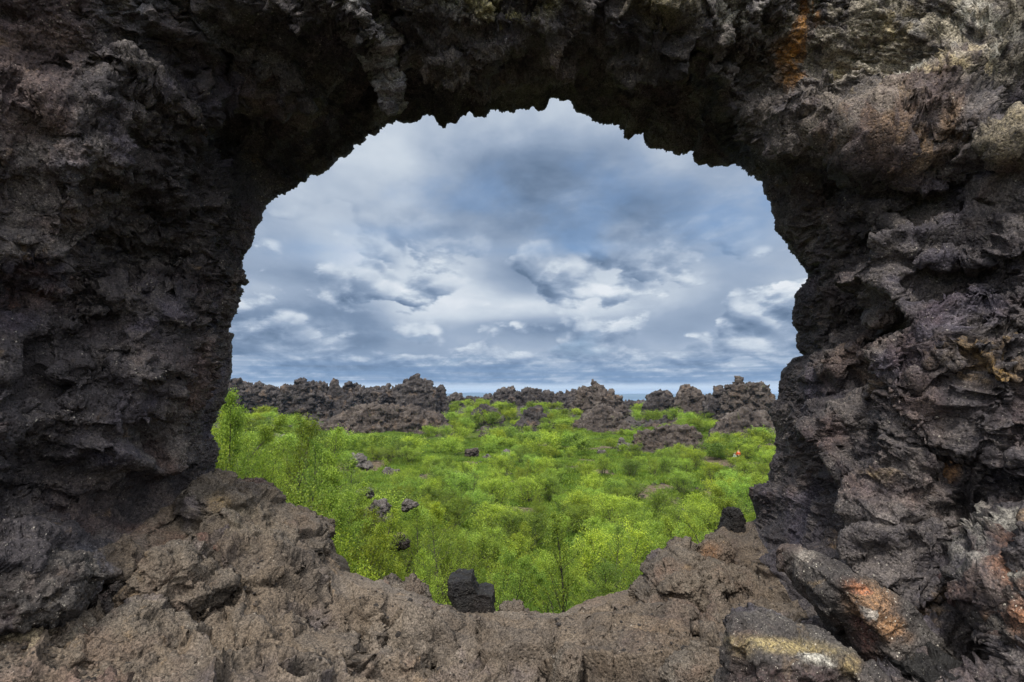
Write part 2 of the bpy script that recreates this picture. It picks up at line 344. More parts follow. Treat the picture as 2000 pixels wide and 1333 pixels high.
def build_arch():
    P = np.array(OUT, float); P2 = np.vstack([P, P[:1]])
    seg = np.hypot(*np.diff(P2, axis=0).T); cum = np.r_[0, np.cumsum(seg)]; L = cum[-1]
    NU = 2100
    ka = []
    for k in KEYS:
        d = np.hypot(P[:, 0] - k[0][0], P[:, 1] - k[0][1]); ka.append(cum[int(np.argmin(d))])
    ka = np.array(ka)
    u = np.linspace(0, L, NU, endpoint=False)
    px = np.interp(u, cum, P2[:, 0]); py = np.interp(u, cum, P2[:, 1])
    vals = np.array([[k[1]] + list(k[2]) + list(k[3]) + list(k[4]) for k in KEYS], float)
    kk = np.r_[ka, L]; vv = np.vstack([vals, vals[:1]])
    cols = []
    for c in range(vals.shape[1]):
        y = np.interp(u, kk, vv[:, c])
        # light smoothing round the loop
        kern = np.hanning(61); kern /= kern.sum(); y = np.convolve(np.r_[y[-30:], y, y[:30]], kern, 'valid'); cols.append(y)
    Yt = cols[0]
    # the broken, toothed edge itself
    rx, ry = px - 1000, py - 690; rl = np.hypot(rx, ry); jag = (fbm(np.c_[px, py] / 24, 21, 4) - .5) * 2
    tooth = np.abs(fbm(np.c_[px, py] / 46, 27, 3) * 2 - 1); wallw = (u > cum[42]).astype(float)
    am = (4 + 12 * wallw * sstep(500, 300, py)) ; dd_ = jag * am - tooth * am * .6 * (py < 420) + (fbm(np.c_[px, py] / 8, 5, 3) - .5) * 3.5
    px = px + rx / rl * dd_; py = py + ry / rl * dd_
    S0 = at(px, py, Yt)
    S1 = at(cols[1], cols[2], cols[3]); S2 = at(cols[4], cols[5], cols[6]); S3 = at(cols[7], cols[8], cols[9])
    cx, cz = 0.0, 0.15
    outd = np.stack([S0[:, 0] - cx, 0 * px, S0[:, 2] - cz], -1); outd /= np.linalg.norm(outd, axis=1)[:, None]
    floor = (u <= cum[42] + 1.0)
    fl = floor.astype(float)
    # Catmull-Rom through S0..S3
    Sm1 = 2 * S0 - S1; S4 = 2 * S3 - S2
    def cat(a, b, c, d, t):
        return .5 * ((2 * b) + (c - a) * t + (2 * a - 5 * b + 4 * c - d) * t ** 2 + (3 * b - a - 3 * c + d) * t ** 3)
    TS = np.linspace(0, 3, 241)
    curve = np.empty((NU, len(TS), 3))
    CP = [Sm1, S0, S1, S2, S3, S4]
    for j, t in enumerate(TS):
        i = min(int(t), 2); curve[:, j] = cat(CP[i], CP[i + 1], CP[i + 2], CP[i + 3], t - i)
    qx, qy = proj(curve)
    seglen = np.hypot(np.diff(qx, axis=1), np.diff(qy, axis=1))
    inside = (qx[:, :-1] > -220) & (qx[:, :-1] < 2220) & (qy[:, :-1] > -220) & (qy[:, :-1] < 1553)
    wgt = np.where(inside, seglen, seglen * .06) + .4
    cl = np.concatenate([np.zeros((NU, 1)), np.cumsum(wgt, 1)], 1)
    NV = 430
    # smooth the column-to-column allotment so the grid does not shear
    cl /= cl[:, -1:]
    kern = np.hanning(41); kern /= kern.sum()
    cl = np.stack([np.convolve(np.r_[cl[-20:, j], cl[:, j], cl[:20, j]], kern, 'valid') for j in range(cl.shape[1])], 1)
    tv = np.linspace(0, 1, NV)
    vis = np.empty((NU, NV, 3))
    for i in range(NU):
        t = np.interp(tv, cl[i], TS); jj = np.minimum((t / TS[1]).astype(int), len(TS) - 2); f = (t / TS[1] - jj)[:, None]
        vis[i] = curve[i, jj] * (1 - f) + curve[i, jj + 1] * f
    # behind the opening
    nb = 26; back = np.empty((NU, nb, 3))
    for j in range(nb):
        t = (j + 1) / nb
        o = .03 + .5 * t + 3.2 * t ** 2.2; yb = .05 + .9 * t ** .8
        dflo = np.stack([0 * px, 0 * px + .12 + 2.2 * t, -.02 - 8.5 * t ** 1.5 + 0 * px], -1)
        back[:, j] = S0 + np.where(floor[:, None], dflo, outd * o + np.array([0, yb, 0]))
    # outer skirt
    ne = 16; ext = np.empty((NU, ne, 3))
    o3 = np.stack([S3[:, 0], 0 * px, S3[:, 2] - .3], -1); o3 /= np.linalg.norm(o3, axis=1)[:, None]
    for j in range(ne):
        t = (j + 1) / ne
        ext[:, j] = S3 + np.where(floor[:, None], np.stack([S3[:, 0] * 1.2 * t, -3.4 * t + 0 * px, -.05 * t + 0 * px], -1), o3 * (5 * t) + np.array([0, -.5 * t, 0]))
    G = np.concatenate([back[:, ::-1], vis, ext], 1); NR = G.shape[1]
    # blend the back and outer rows across the floor/wall border
    V = G.reshape(-1, 3).copy()
    ppx, ppy = proj(V)
    row = np.tile(np.arange(NR), NU); isvis = (row >= nb) & (row < nb + NV)
    # normals of the base sheet (towards the viewer's side)
    du = np.roll(G, -1, 0) - np.roll(G, 1, 0); dv = np.empty_like(G); dv[:, 1:-1] = G[:, 2:] - G[:, :-2]; dv[:, 0] = dv[:, 1]; dv[:, -1] = dv[:, -2]
    N = np.cross(du, dv); N /= np.linalg.norm(N, axis=2)[:, :, None] + 1e-9; N = N.reshape(-1, 3)
    cen = np.array([0, 2.5, 0.2]); mid = V[nb + NV // 2]; 
    if np.mean(np.einsum('ij,ij->i', N[isvis], cen - V[isvis])) < 0: N = -N; flip = True
    else: flip = False
    # pixel-space wobble used by ledges and cracks
    wx = ppx + 26 * (fbm(np.c_[ppx, ppy] / 55, 3, 4) - .5) * 2; wy = ppy + 26 * (fbm(np.c_[ppx, ppy] / 55, 9, 4) - .5) * 2
    disp = np.zeros(len(V)); tow = -V / np.linalg.norm(V, axis=1)[:, None]; pull = np.zeros(len(V))
    edge_fade = sstep(0, 45, (row - nb) * 1.0); edge_fade[~isvis] = 0
    def pl_dist(pts):
        pts = np.array(pts, float); lo = pts.min(0) - 260; hi = pts.max(0) + 260
        ids = np.where(isvis & (wx > lo[0]) & (wx < hi[0]) & (wy > lo[1]) & (wy < hi[1]))[0]
        q = np.c_[wx[ids], wy[ids]]; best = np.full(len(ids), 1e9); sgn = np.ones(len(ids)); tt = np.zeros(len(ids)); n = len(pts) - 1
        for i in range(n):
            a, b = pts[i], pts[i + 1]; ab = b - a; t = np.clip(((q - a) @ ab) / (ab @ ab), 0, 1); d = q - a - t[:, None] * ab
            dd = np.hypot(d[:, 0], d[:, 1]); better = dd < best
            best[better] = dd[better]; sgn[better] = np.sign(ab[0] * d[better, 1] - ab[1] * d[better, 0]); tt[better] = (i + t[better]) / n
        return ids, best, sgn, tt
    for pts, A, fall in STEPS:    # ledges: ground to the right-hand side of the line (image y down) stands proud
        ids, d, s, tt = pl_dist(pts)
        tap = np.clip(np.minimum(tt, 1 - tt) * 6, 0, 1)
        pull[ids] += A * tap * sstep(-12, 16, s * d * 1.0) * np.where(s > 0, np.exp(-(d / fall) ** 1.5), 1) * (s > -1)* np.where(s < 0, np.exp(-(d / 14) ** 2), 1)
    for pts, wd, dep in CRACKS:
        ids, d, s, tt = pl_dist(pts)
        tap = np.clip(np.minimum(tt, 1 - tt) * 5, 0, 1) ** .5
        disp[ids] -= 2.3 * dep * tap * (.6 * np.exp(-(d / (wd * 1.1)) ** 2) + .8 * np.exp(-(d / (wd * 3.2)) ** 2))
    for (bx, by, rx, ry, ang, A) in BLOBS:
        c_, s_ = math.cos(R(ang)), math.sin(R(ang)); ex = (wx - bx) * c_ + (wy - by) * s_; ey = -(wx - bx) * s_ + (wy - by) * c_
        r2 = (ex / rx) ** 2 + (ey / ry) ** 2; m_ = isvis & (r2 < 6)
        pull[m_] += (1.75 if A < 0 else 1.35) * A * np.exp(-r2[m_] ** 1.4)
    V += N * (disp * edge_fade)[:, None] + tow * (pull * edge_fade)[:, None]
    idx = np.arange(NU * NR).reshape(NU, NR)
    a = idx[:, :-1]; b = idx[:, 1:]; c2 = np.roll(idx, -1, 0)[:, 1:]; d2 = np.roll(idx, -1, 0)[:, :-1]
    Fq = np.stack([a, b, c2, d2], -1) if not flip else np.stack([a, d2, c2, b], -1)
    ob = mesh_obj('rock_arch', np_mesh('rock_arch', V, Fq.reshape(-1, 4)))
    # amplitudes: quiet near the traced outline, gentler on the floor
    floorw = np.repeat(fl, NR); 
    fsm = np.convolve(np.r_[fl[-20:], fl, fl[:20]], np.hanning(41) / np.hanning(41).sum(), 'valid'); floorw = np.repeat(fsm, NR)
    big = sstep(-2, 110, np.abs(row - nb) * 1.0) * .96 + .04
    big = np.where(row < nb, .04 + .4 * sstep(2, 20, nb - row), big)
    med = sstep(0, 22, np.abs(row - nb) * 1.0) * .8 + .2
    for nm, arr in (('big', big * (1 - .76 * floorw)), ('med', med * (1 - .80 * floorw)), ('fin', (.75 + .25 * med) * (1 - .66 * floorw)), ('flo', floorw * sstep(4, 90, np.abs(row - nb) * 1.0)), ('por', np.clip(sum(np.exp(-(((ppx - q[0]) / q[2]) ** 2 + ((ppy - q[1]) / q[3]) ** 2) ** 1.5) for q in ((1800, 70, 230, 95), (980, 10, 110, 40), (700, 60, 40, 90), (1480, 60, 60, 100))), 0, 1) * isvis), ('relax', sstep(3, 30, np.abs(row - nb) * 1.0) * np.clip(.6 + 14 * np.abs(pull) / .1 * (np.abs(pull) > .008), 0, 1) * (1 - .75 * floorw))):
        at_ = ob.data.attributes.new(nm, 'FLOAT', 'POINT'); at_.data.foreach_set('value', arr.astype(np.float32))
    # stains and lichen with a shape of their own
    tint = np.zeros((len(V), 4), np.float32)
    for (bx, by, rx, ry, ang, colr, st) in TINTS:
        c_, s_ = math.cos(R(ang)), math.sin(R(ang)); ex = (wx - bx) * c_ + (wy - by) * s_; ey = -(wx - bx) * s_ + (wy - by) * c_
        r2 = (ex / rx) ** 2 + (ey / ry) ** 2; sel = np.where(isvis & (r2 < 3))[0]; wgt_ = st * np.exp(-r2[sel] ** 1.5)
        wgt_ *= sstep(.32, .6, fbm(np.c_[ppx[sel], ppy[sel]] / 22, int(abs(bx)) % 97, 4))
        up = sel[wgt_ > tint[sel, 3]]; tint[up, :3] = colr; tint[up, 3] = wgt_[wgt_ > tint[sel, 3]]
    ca = ob.data.color_attributes.new('tint', 'FLOAT_COLOR', 'POINT'); ca.data.foreach_set('color', tint.ravel())
    slab = dict(attr='flo', dist=.45, off=(3, 8, 1))
    sculpt(ob, [
        [('lump', 1.0, .52, dict(attr='big', an=(1, 1, 1.35), sm=.25, dist=.5)), ('fbm', .8, .5, dict(attr='big', det=3)), ('facet', 1.5, .16, dict(attr='big', an=(1, 1, 1.3), dist=.3))],
        [('facet', 2.6, .085, dict(attr='big', an=(1, 1, 1.4), dist=.35)), ('crev', 1.5, .13, dict(attr='big', w=.05, dist=.6, an=(1, 1, 1.3), mask=(.9, .46, .58))), ('cell', 2.4, .085, dict(attr='big', an=(.8, .8, 1.7), dist=.5)), ('ridge', 1.7, .10, dict(attr='big', an=(1, 1, 1.4), det=6)),
         ('cell', 1.5, .10, slab), ('crev', 1.5, .075, dict(slab, w=.05)), ('facet', 1.5, .05, slab), ('lump', 1.3, .16, dict(attr='flo', sm=.3, dist=.5, off=(1, 1, 6)))],
        [('facet', 8, .036, dict(attr='med', an=(.9, .9, 1.5), dist=.5, mask=(.9, .36, .56))), ('cell', 6, .03, dict(attr='med', an=(.8, .8, 1.5), dist=.6, mask=(1.2, .40, .56))), ('fbm', 5, .045, dict(attr='med', det=7, rough=.64)), ('fbm', 6, .07, dict(attr='med', det=6, rough=.62, mask=(1.0, .40, .58))), ('lump', 11, .022, dict(attr='med', dist=.7, sm=.1, mask=(1.1, .42, .56))),
         ('crev', 3.2, .05, dict(attr='med', w=.05, dist=.8, an=(1, 1, 1.4), mask=(1.5, .46, .58))),
         ('crev', 4.0, .035, dict(attr='flo', w=.04, dist=.7, mask=(1.1, .44, .56)))],
        [('facet', 24, .012, dict(attr='fin', dist=.5, mask=(1.4, .40, .56))), ('ridge', 17, .008, dict(attr='fin', det=5, rough=.7)), ('ridge', 15, .016, dict(attr='fin', det=5, rough=.7, mask=(1.2, .42, .6))), ('pit', 34, .020, dict(attr='fin', r=.5, dist=.5, mask=(1.7, .38, .55))), ('fbm', 40, .015, dict(attr='fin', det=4, rough=.75)),
         ('pit', 26, .030, dict(attr='por', r=.6, dist=.8)), ('pit', 60, .016, dict(attr='por', r=.6, dist=.8))],
    ], blur=(0, 18, 16, 4), hblur=1, relax=(0, 14, 0, 0))
    # hand the floor part its own object
    me = ob.data; NF = (NU, NR - 1)
    nV = len(me.vertices); co = np.empty(nV * 3, np.float32); me.vertices.foreach_get('co', co); co = co.reshape(-1, 3)
    tc = np.empty(nV * 4, np.float32); me.color_attributes['tint'].data.foreach_get('color', tc); tc = tc.reshape(-1, 4)
    Fq = Fq.reshape(NU, NR - 1, 4)
    bpy.data.objects.remove(ob); 
    res = []
    for nm, sel in (('rock_floor', floor), ('rock_arch', ~floor)):
        f = Fq[sel].reshape(-1, 4); used = np.unique(f); remap = np.full(nV, -1, np.int32); remap[used] = np.arange(len(used))
        m2 = np_mesh(nm, co[used], remap[f]); c3 = m2.color_attributes.new('tint', 'FLOAT_COLOR', 'POINT'); c3.data.foreach_set('color', tc[used].ravel())
        res.append(mesh_obj(nm, m2, M_FLOOR if nm == 'rock_floor' else M_ARCH))
    bpy.data.meshes.remove(me)
    return res

# (polyline in travel order; amplitude towards the viewer, falloff) - proud side is the one on the right hand when y runs down
STEPS = [
 ([(655,1082),(610,1112),(540,1140),(450,1150),(380,1190),(300,1215)], .10, 60), ([(560,1225),(480,1250),(380,1262),(330,1300)], .07, 50), ([(850,1200),(760,1215),(700,1262),(690,1330)], .05, 60),
 ([(1340,1165),(1270,1185),(1220,1215),(1190,1262),(1185,1330)], .08, 60), ([(1480,1150),(1420,1165),(1360,1215),(1300,1262),(1250,1320)], .08, 50), ([(1090,1215),(1040,1240),(1015,1290)], .05, 40),
 ([(1500,178),(1600,170),(1700,150),(1800,160),(1900,150),(2100,150)][::-1], .09, 190),
 ([(1560,240),(1640,262),(1760,250),(1900,255),(2100,225)][::-1], .11, 80),
 ([(1620,330),(1700,300),(1800,345),(1880,330),(1990,330)][::-1], .12, 60),
 ([(1560,520),(1680,480),(1800,520),(1900,500),(2050,520)][::-1], .10, 70),
 ([(1700,610),(1800,640),(1900,600),(2050,640)][::-1], .10, 70),
 ([(-60,440),(60,470),(140,440),(230,420),(330,400)][::-1], .12, 90),
 ([(-60,330),(80,350),(200,330),(330,345)][::-1], .08, 70),
 ([(-60,560),(60,600),(150,570),(240,560)][::-1], .10, 70),
 ([(100,690),(170,650),(240,590),(330,500),(400,460)][::-1], .10, 70),
 ([(-60,860),(60,840),(110,800),(180,780)][::-1], .10, 60),
 ([(60,960),(180,985),(290,960),(380,900)][::-1], .08, 60),
 ([(60,1130),(180,1175),(240,1120),(300,1040),(400,960)][::-1], .10, 70),
 ([(290,190),(330,150),(420,140),(520,160)][::-1], .14, 90),
 ([(700,30),(860,60),(960,85),(1060,60),(1150,30)][::-1], .16, 60),
 ([(1180,30),(1230,130),(1290,150),(1380,150)][::-1], .14, 70),
 ([(1900,680),(1940,720),(2050,745)][::-1], .12, 60),
]
CRACKS = [
 ([(480,1333),(560,1300),(650,1290),(740,1300),(860,1333)], 5, .04), ([(620,1180),(700,1195),(770,1235),(830,1250),(960,1262)], 5, .05), ([(420,1180),(500,1190),(600,1170),(690,1160)], 5, .05), ([(880,1210),(950,1235),(1080,1235),(1180,1215)], 5, .05),
 ([(535,1215),(560,1262),(600,1290),(700,1333)], 4, .03), ([(355,1210),(430,1240),(520,1230),(560,1215)], 5, .05), ([(350,1320),(430,1300),(540,1250)], 5, .04),
 ([(640,1120),(660,1150),(650,1200),(560,1240)], 4, .03), ([(740,1185),(790,1205),(880,1215),(960,1212)], 5, .04), ([(700,1280),(740,1240),(790,1210)], 5, .04),
 ([(1010,1230),(1000,1270),(960,1310)], 5, .03), ([(1090,1260),(1060,1300),(1050,1340)], 7, .05), ([(1140,1340),(1150,1290),(1160,1240)], 6, .05), ([(1230,1240),(1270,1210),(1330,1200)], 7, .05),
 ([(1350,1260),(1400,1200),(1430,1180)], 8, .06), ([(1240,1290),(1300,1270),(1380,1280)], 7, .05), ([(1180,1230),(1220,1200),(1300,1175),(1370,1160)], 6, .05),
 ([(900,1250),(930,1280),(1010,1333)], 4, .02), ([(820,1290),(870,1260),(900,1235)], 4, .02), ([(450,1310),(520,1333)], 5, .03),
 ([(1870,860),(1885,930),(1880,1000),(1840,1080),(1850,1160),(1900,1230),(1960,1290)], 16, .16), ([(1760,1060),(1790,1100),(1780,1160)], 4, .04), ([(1690,1110),(1720,1125)], 4, .03),
 ([(1640,1050),(1690,1020),(1760,1000),(1850,960)], 5, .04), ([(1560,1240),(1640,1290),(1760,1330)], 12, .1), ([(330,640),(310,720),(330,760)], 6, .05), ([(1480,170),(1455,120),(1440,60),(1435,0)], 6, .06),
 ([(1650,290),(1640,350),(1620,400)], 8, .06), ([(1700,430),(1720,470),(1700,500)], 5, .04),
]
BLOBS = [(1690,985,150,110,0,.24),(720,60,30,90,-12,.22),(745,180,15,55,-10,.16),(1450,420,90,120,0,.05),(1850,420,140,60,5,-.16),(1780,560,60,60,0,.12),(300,520,150,60,-20,-.14),(120,650,120,50,-10,-.12),(330,760,80,120,0,.12),(1690,850,120,85,20,.22), (1600,700,60,90,0,.10), (1760,680,120,60,10,-.16), (1800,330,130,45,0,-.22), (1620,600,90,60,0,.08), (1860,560,100,50,0,-.12), (1700,1010,120,110,0,.12),
 (1950,800,60,120,0,.12), (1975,275,38,38,0,.22), (1960,1100,60,90,0,.15), (720,70,26,80,-12,.22), (745,180,12,50,-10,.14), (460,90,110,80,20,-.25), (180,240,150,60,10,.12), (150,360,60,60,0,.1),
 (80,560,120,50,0,-.12), (370,640,60,120,0,.1), (230,760,110,90,0,.1), (60,760,70,70,0,-.1), (360,870,60,60,0,.08), (120,1120,120,50,-15,.12), (200,1180,90,30,-10,-.12), (980,30,110,35,0,.15), (1290,60,70,60,0,.14),
 (1440,60,50,70,10,.14), (560,210,70,60,0,.12), (420,250,70,40,0,-.12), (480,1010,60,30,20,.05), (1220,1130,80,30,-15,.05), (1440,1250,90,40,0,.06), (700,1240,120,50,10,.05), (440,1290,120,30,-5,.05)]
ORG = (.42, .19, .035); TAN = (.52, .43, .26); PALE = (.56, .53, .46); RUST = (.20, .075, .04); WHT = (.5, .44, .38); YEL = (.26, .19, .07); GRN = (.10, .12, .03)
TINTS = [(1560,50,18,65,25,ORG,1.0), (1545,120,26,65,8,ORG,1.0), (1600,15,10,40,0,ORG,.8), (1530,165,30,20,0,ORG,.7), (1740,60,60,30,-25,TAN,.9), (1660,105,45,22,-20,TAN,.9), (1800,70,270,90,0,(.38,.335,.26),1.0),(1650,215,120,50,0,(.20,.17,.14),.8),(1800,110,110,35,-6,PALE,.95), (1900,60,110,60,0,PALE,.9),
 (1850,130,130,25,0,TAN,.8), (1700,200,80,25,0,YEL,.5), (1780,250,140,28,0,(.24,.15,.08),.7), (1985,280,30,30,0,TAN,.5), (1440,30,40,40,0,PALE,.5), (1960,700,60,45,15,(.30,.18,.05),.75), (1740,770,70,12,25,(.3,.2,.13),.5),
 (1808,900,6,30,0,ORG,.45), (1715,940,30,14,-20,(.3,.22,.09),.7), (1625,925,10,18,0,ORG,.5), (990,15,90,26,0,(.30,.27,.12),.95), (880,5,40,22,0,PALE,.7), (1290,30,60,40,0,(.24,.20,.10),.6), (700,20,26,40,-12,(.26,.25,.25),1.0), (722,90,22,55,-12,(.24,.235,.24),1.0), (738,145,14,45,-10,(.22,.21,.21),1.0), (752,200,12,40,-8,(.22,.20,.19),1.0),
 (210,10,60,30,0,PALE,.3), (250,1280,40,14,-10,GRN,.5), (300,30,150,40,10,(.16,.16,.19),.6), (340,240,30,20,0,ORG,.25), (175,110,20,12,0,RUST,.5), (60,560,90,40,0,RUST,.35), (1985,1140,20,60,-10,(.32,.14,.07),.7), (1960,1060,50,60,0,PALE,.4),
 (1890,1130,60,60,0,RUST,.5), (130,350,40,30,-20,(.11,.11,.15),.7), (150,1130,70,25,-15,(.12,.12,.15),.7), (400,1060,18,20,0,(.16,.05,.045),.8), (1430,1100,30,60,-25,(.07,.045,.04),.7), (1400,1150,50,20,0,(.07,.06,.055),.6)]
floor_ob, arch_ob = build_arch()
tag(floor_ob, kind='structure')
tag(arch_ob, 'huge dark rough lava arch framing the view of the green valley', 'rock arch')

# ------------------------------------------------------------------ loose and embedded boulders, each a thing
def cut_rock(name, pts, Y, depth, m, label, cat, amp=1.0, vox=None, group=None, seed=0, lean=0.0, tints=None, rz=0.0, prof=None):
    """a solid rock: a body with the given outline, its own distance and thickness, remeshed and weathered"""
    pts = np.array(pts, float); W3 = at(pts[:, 0], pts[:, 1], Y); c = W3.mean(0); base = W3[:, 2].min()
    org = np.array([c[0], Y, base]); L3 = W3 - org; cl = L3.mean(0); n = len(pts)
    size = max(np.ptp(L3[:, 0]), np.ptp(L3[:, 2]))
    rings = prof or [(-1, .42), (-.86, .72), (-.55, .93), (-.15, 1.0), (.25, 1.0), (.7, .9), (1, .6)]
    V = []; Fc = []
    rng = random.Random(seed + 5)
    for (yy, k) in rings:
        jx, jz = rng.uniform(-.05, .05) * size * abs(yy), rng.uniform(-.05, .05) * size * abs(yy)
        for p in L3:
            x = cl[0] + (p[0] - cl[0]) * k + jx; z = cl[2] + (p[2] - cl[2]) * k + jz
            V.append((x, yy * depth / 2 + lean * (p[2] - cl[2]), z))
    for r in range(len(rings) - 1):
        for i in range(n):
            j = (i + 1) % n; Fc.append((r * n + i, r * n + j, (r + 1) * n + j, (r + 1) * n + i))
    Fc.append(tuple(range(n))[::-1]); Fc.append(tuple((len(rings) - 1) * n + i for i in range(n)))
    me = bpy.data.meshes.new(name); me.from_pydata(V, [], Fc); me.update()
    o = bpy.data.objects.new(name, me); C.objects.link(o); o.location = org
    vox = vox or size / 90
    md = o.modifiers.new('r', 'REMESH'); md.mode = 'VOXEL'; md.voxel_size = vox; md.use_smooth_shade = True
    ms = o.modifiers.new('s', 'SMOOTH'); ms.factor = .5; ms.iterations = 3
    bake(o); s_ = size; off = (seed * 3.7, seed * 1.9, seed * 5.1)
    sculpt(o, [
        [('fbm', 1.6 / s_, .14 * s_ * amp, dict(det=3, off=off)), ('facet', 2.6 / s_, .10 * s_ * amp, dict(off=off, dist=.2)), ('cell', 2.3 / s_, .06 * s_ * amp, dict(off=off, dist=.3))],
        [('facet', 7 / s_, .045 * s_ * amp, dict(off=off, dist=.3)), ('ridge', 4 / s_, .035 * s_ * amp, dict(off=off)), ('cell', 8 / s_, .025 * s_ * amp, dict(off=off, dist=.4))],
        [('fbm', 14 / s_, .035 * s_ * amp, dict(det=6, rough=.72, off=off)), ('facet', 20 / s_, .014 * s_ * amp, dict(off=off, dist=.4)), ('pit', 30 / s_, .012 * s_ * amp, dict(off=off, r=.5, mask=(3 / s_, .45, .6)))],
    ], blur=(0, 4, 3), hblur=1)
    me = o.data; me.materials.clear(); me.materials.append(m)
    nv = len(me.vertices); tc = np.zeros((nv, 4), np.float32)
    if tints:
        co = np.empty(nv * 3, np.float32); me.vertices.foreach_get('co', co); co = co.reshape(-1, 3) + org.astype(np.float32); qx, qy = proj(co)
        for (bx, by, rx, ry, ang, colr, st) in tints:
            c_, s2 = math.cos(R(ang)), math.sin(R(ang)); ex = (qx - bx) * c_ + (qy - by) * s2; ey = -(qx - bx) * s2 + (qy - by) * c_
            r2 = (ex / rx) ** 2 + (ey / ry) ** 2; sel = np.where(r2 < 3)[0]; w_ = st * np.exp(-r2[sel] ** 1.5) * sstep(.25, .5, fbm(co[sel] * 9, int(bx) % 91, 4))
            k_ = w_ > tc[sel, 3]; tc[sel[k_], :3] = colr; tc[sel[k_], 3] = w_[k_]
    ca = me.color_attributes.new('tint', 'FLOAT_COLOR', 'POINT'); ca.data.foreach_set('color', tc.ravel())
    for p in me.polygons: p.use_smooth = True
    return tag(o, label, cat, group)
M_BROWN = rock_mat('weathered_lava', (.040, .033, .029), (.104, .088, .074), (.21, .178, .145), 1.3, .35, True, .35, 1.0, .3)
M_GREY = rock_mat('grey_lava', (.022, .019, .020), (.058, .051, .049), (.14, .126, .112), 1.3, 1.0, True)
M_BLACK = rock_mat('black_lava', (.006, .0055, .006), (.013, .012, .012), (.036, .033, .031), 1.6, .5, True, 0, .8, .8)
cut_rock('boulder', [(877,1127),(890,1120),(922,1119),(929,1140),(936,1152),(950,1149),(966,1154),(968,1190),(962,1206),(885,1206),(887,1178),(878,1152)], 3.98, .24, M_BLACK,
         'black throne shaped stone standing on the low middle of the sill', 'boulder', .36, seed=1, prof=[(-1, .8), (-.8, .96), (0, 1), (.8, .95), (1, .8)])
cut_rock('stone', [(972,1205),(976,1184),(1000,1177),(1022,1182),(1034,1200),(1030,1210)], 4.0, .16, M_BROWN, 'small brown stone just right of the black throne shaped stone', 'stone', seed=2)
cut_rock('boulder', [(738,1145),(750,1130),(768,1134),(785,1146),(806,1130),(826,1150),(846,1172),(842,1190),(790,1180),(745,1165)], 4.05, .3, M_BROWN, 'brown lumpy rock on the sill left of the black stone', 'boulder', seed=3)
cut_rock('boulder', [(398,960),(420,936),(455,940),(497,964),(540,1002),(600,1026),(634,1048),(640,1070),(612,1092),(560,1105),(520,1102),(480,1088),(440,1065),(402,1040),(385,1000)], 3.95, .9, M_BROWN,
         'large brown rock slab overhanging the left end of the sill', 'boulder', seed=4, vox=.0085, tints=[(430,985,25,20,0,(.22,.15,.06),.7),(470,1010,60,25,10,(.2,.17,.12),.5),(400,1080,25,25,0,(.17,.05,.045),.9)])
cut_rock('boulder', [(322,1070),(345,1064),(375,1084),(398,1108),(404,1132),(440,1140),(425,1172),(385,1196),(345,1212),(290,1198),(258,1172),(266,1142),(298,1112)], 3.1, .5, M_BROWN,
         'craggy brown boulder with a hollow at the foot of the left wall', 'boulder', seed=5, vox=.006)
cut_rock('boulder', [(-60,1245),(40,1230),(128,1228),(150,1252),(142,1285),(90,1308),(0,1320),(-80,1310)], 2.45, .4, M_BROWN,
         'tan crusted flat rock in the bottom left corner', 'boulder', seed=6, tints=[(60,1245,90,20,0,(.33,.27,.17),.9),(20,1280,60,15,0,(.30,.25,.18),.6)])
cut_rock('boulder', [(160,1230),(215,1196),(272,1206),(352,1258),(346,1292),(310,1322),(200,1345),(150,1310)], 2.62, .5, M_BROWN, 'wide brown rock beside the tan crusted corner rock', 'boulder', seed=7, vox=.006)
cut_rock('boulder', [(200,1160),(240,1130),(262,1175),(300,1200),(270,1215),(215,1200)], 3.0, .3, M_GREY, 'small grey rock tucked behind the craggy hollow boulder', 'boulder', seed=17)
cut_rock('boulder', [(1552,1082),(1582,1072),(1628,1092),(1662,1116),(1722,1142),(1762,1192),(1825,1255),(1815,1305),(1760,1335),(1690,1325),(1652,1255),(1618,1195),(1572,1162),(1548,1122)], 2.75, .6, M_GREY,
         'long boulder with an orange and white face leaning at the right wall foot', 'boulder', .45, seed=8, vox=.006,
         tints=[(1700,1180,45,40,35,(.36,.20,.10),.95),(1690,1158,40,16,25,(.42,.17,.08),.9),(1715,1205,34,12,30,WHT,.95),(1740,1225,40,26,35,(.32,.17,.08),.9),(1690,1240,22,50,-25,(.15,.06,.05),.8),(1575,1085,22,12,0,WHT,.5)])
cut_rock('boulder', [(1422,1295),(1438,1243),(1492,1230),(1600,1248),(1662,1277),(1712,1322),(1745,1420),(1400,1420)], 2.15, .45, M_GREY,
         'grey slab with yellow lichen on top in the bottom right foreground', 'boulder', .7, seed=9, vox=.006,
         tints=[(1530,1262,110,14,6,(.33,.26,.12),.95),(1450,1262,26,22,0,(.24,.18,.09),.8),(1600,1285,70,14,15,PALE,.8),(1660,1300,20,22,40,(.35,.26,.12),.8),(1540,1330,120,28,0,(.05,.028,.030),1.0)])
cut_rock('boulder', [(1235,1168),(1266,1142),(1274,1116),(1300,1091),(1322,1086),(1335,1077),(1356,1079),(1366,1096),(1398,1104),(1418,1132),(1372,1165),(1300,1195)], 3.92, .6, M_BROWN, 'blunt grey brown boulder on the right side of the sill', 'boulder', 1.1, seed=10)
cut_rock('boulder', [(-60,1200),(-20,1110),(60,1075),(130,1095),(165,1140),(150,1195),(60,1225),(-60,1230)], 2.5, .5, M_GREY, 'large dark rounded rock at the left edge above the tan crusted corner rock', 'boulder', seed=23, vox=.007)
cut_rock('rock_pinnacle', [(1400,1048),(1408,1030),(1416,1012),(1418,995),(1430,992),(1442,996),(1446,1010),(1453,1022),(1452,1048)], 4.85, .22, M_BLACK, 'small dark rock pinnacle standing at the right end of the sill', 'rock pinnacle', seed=11)
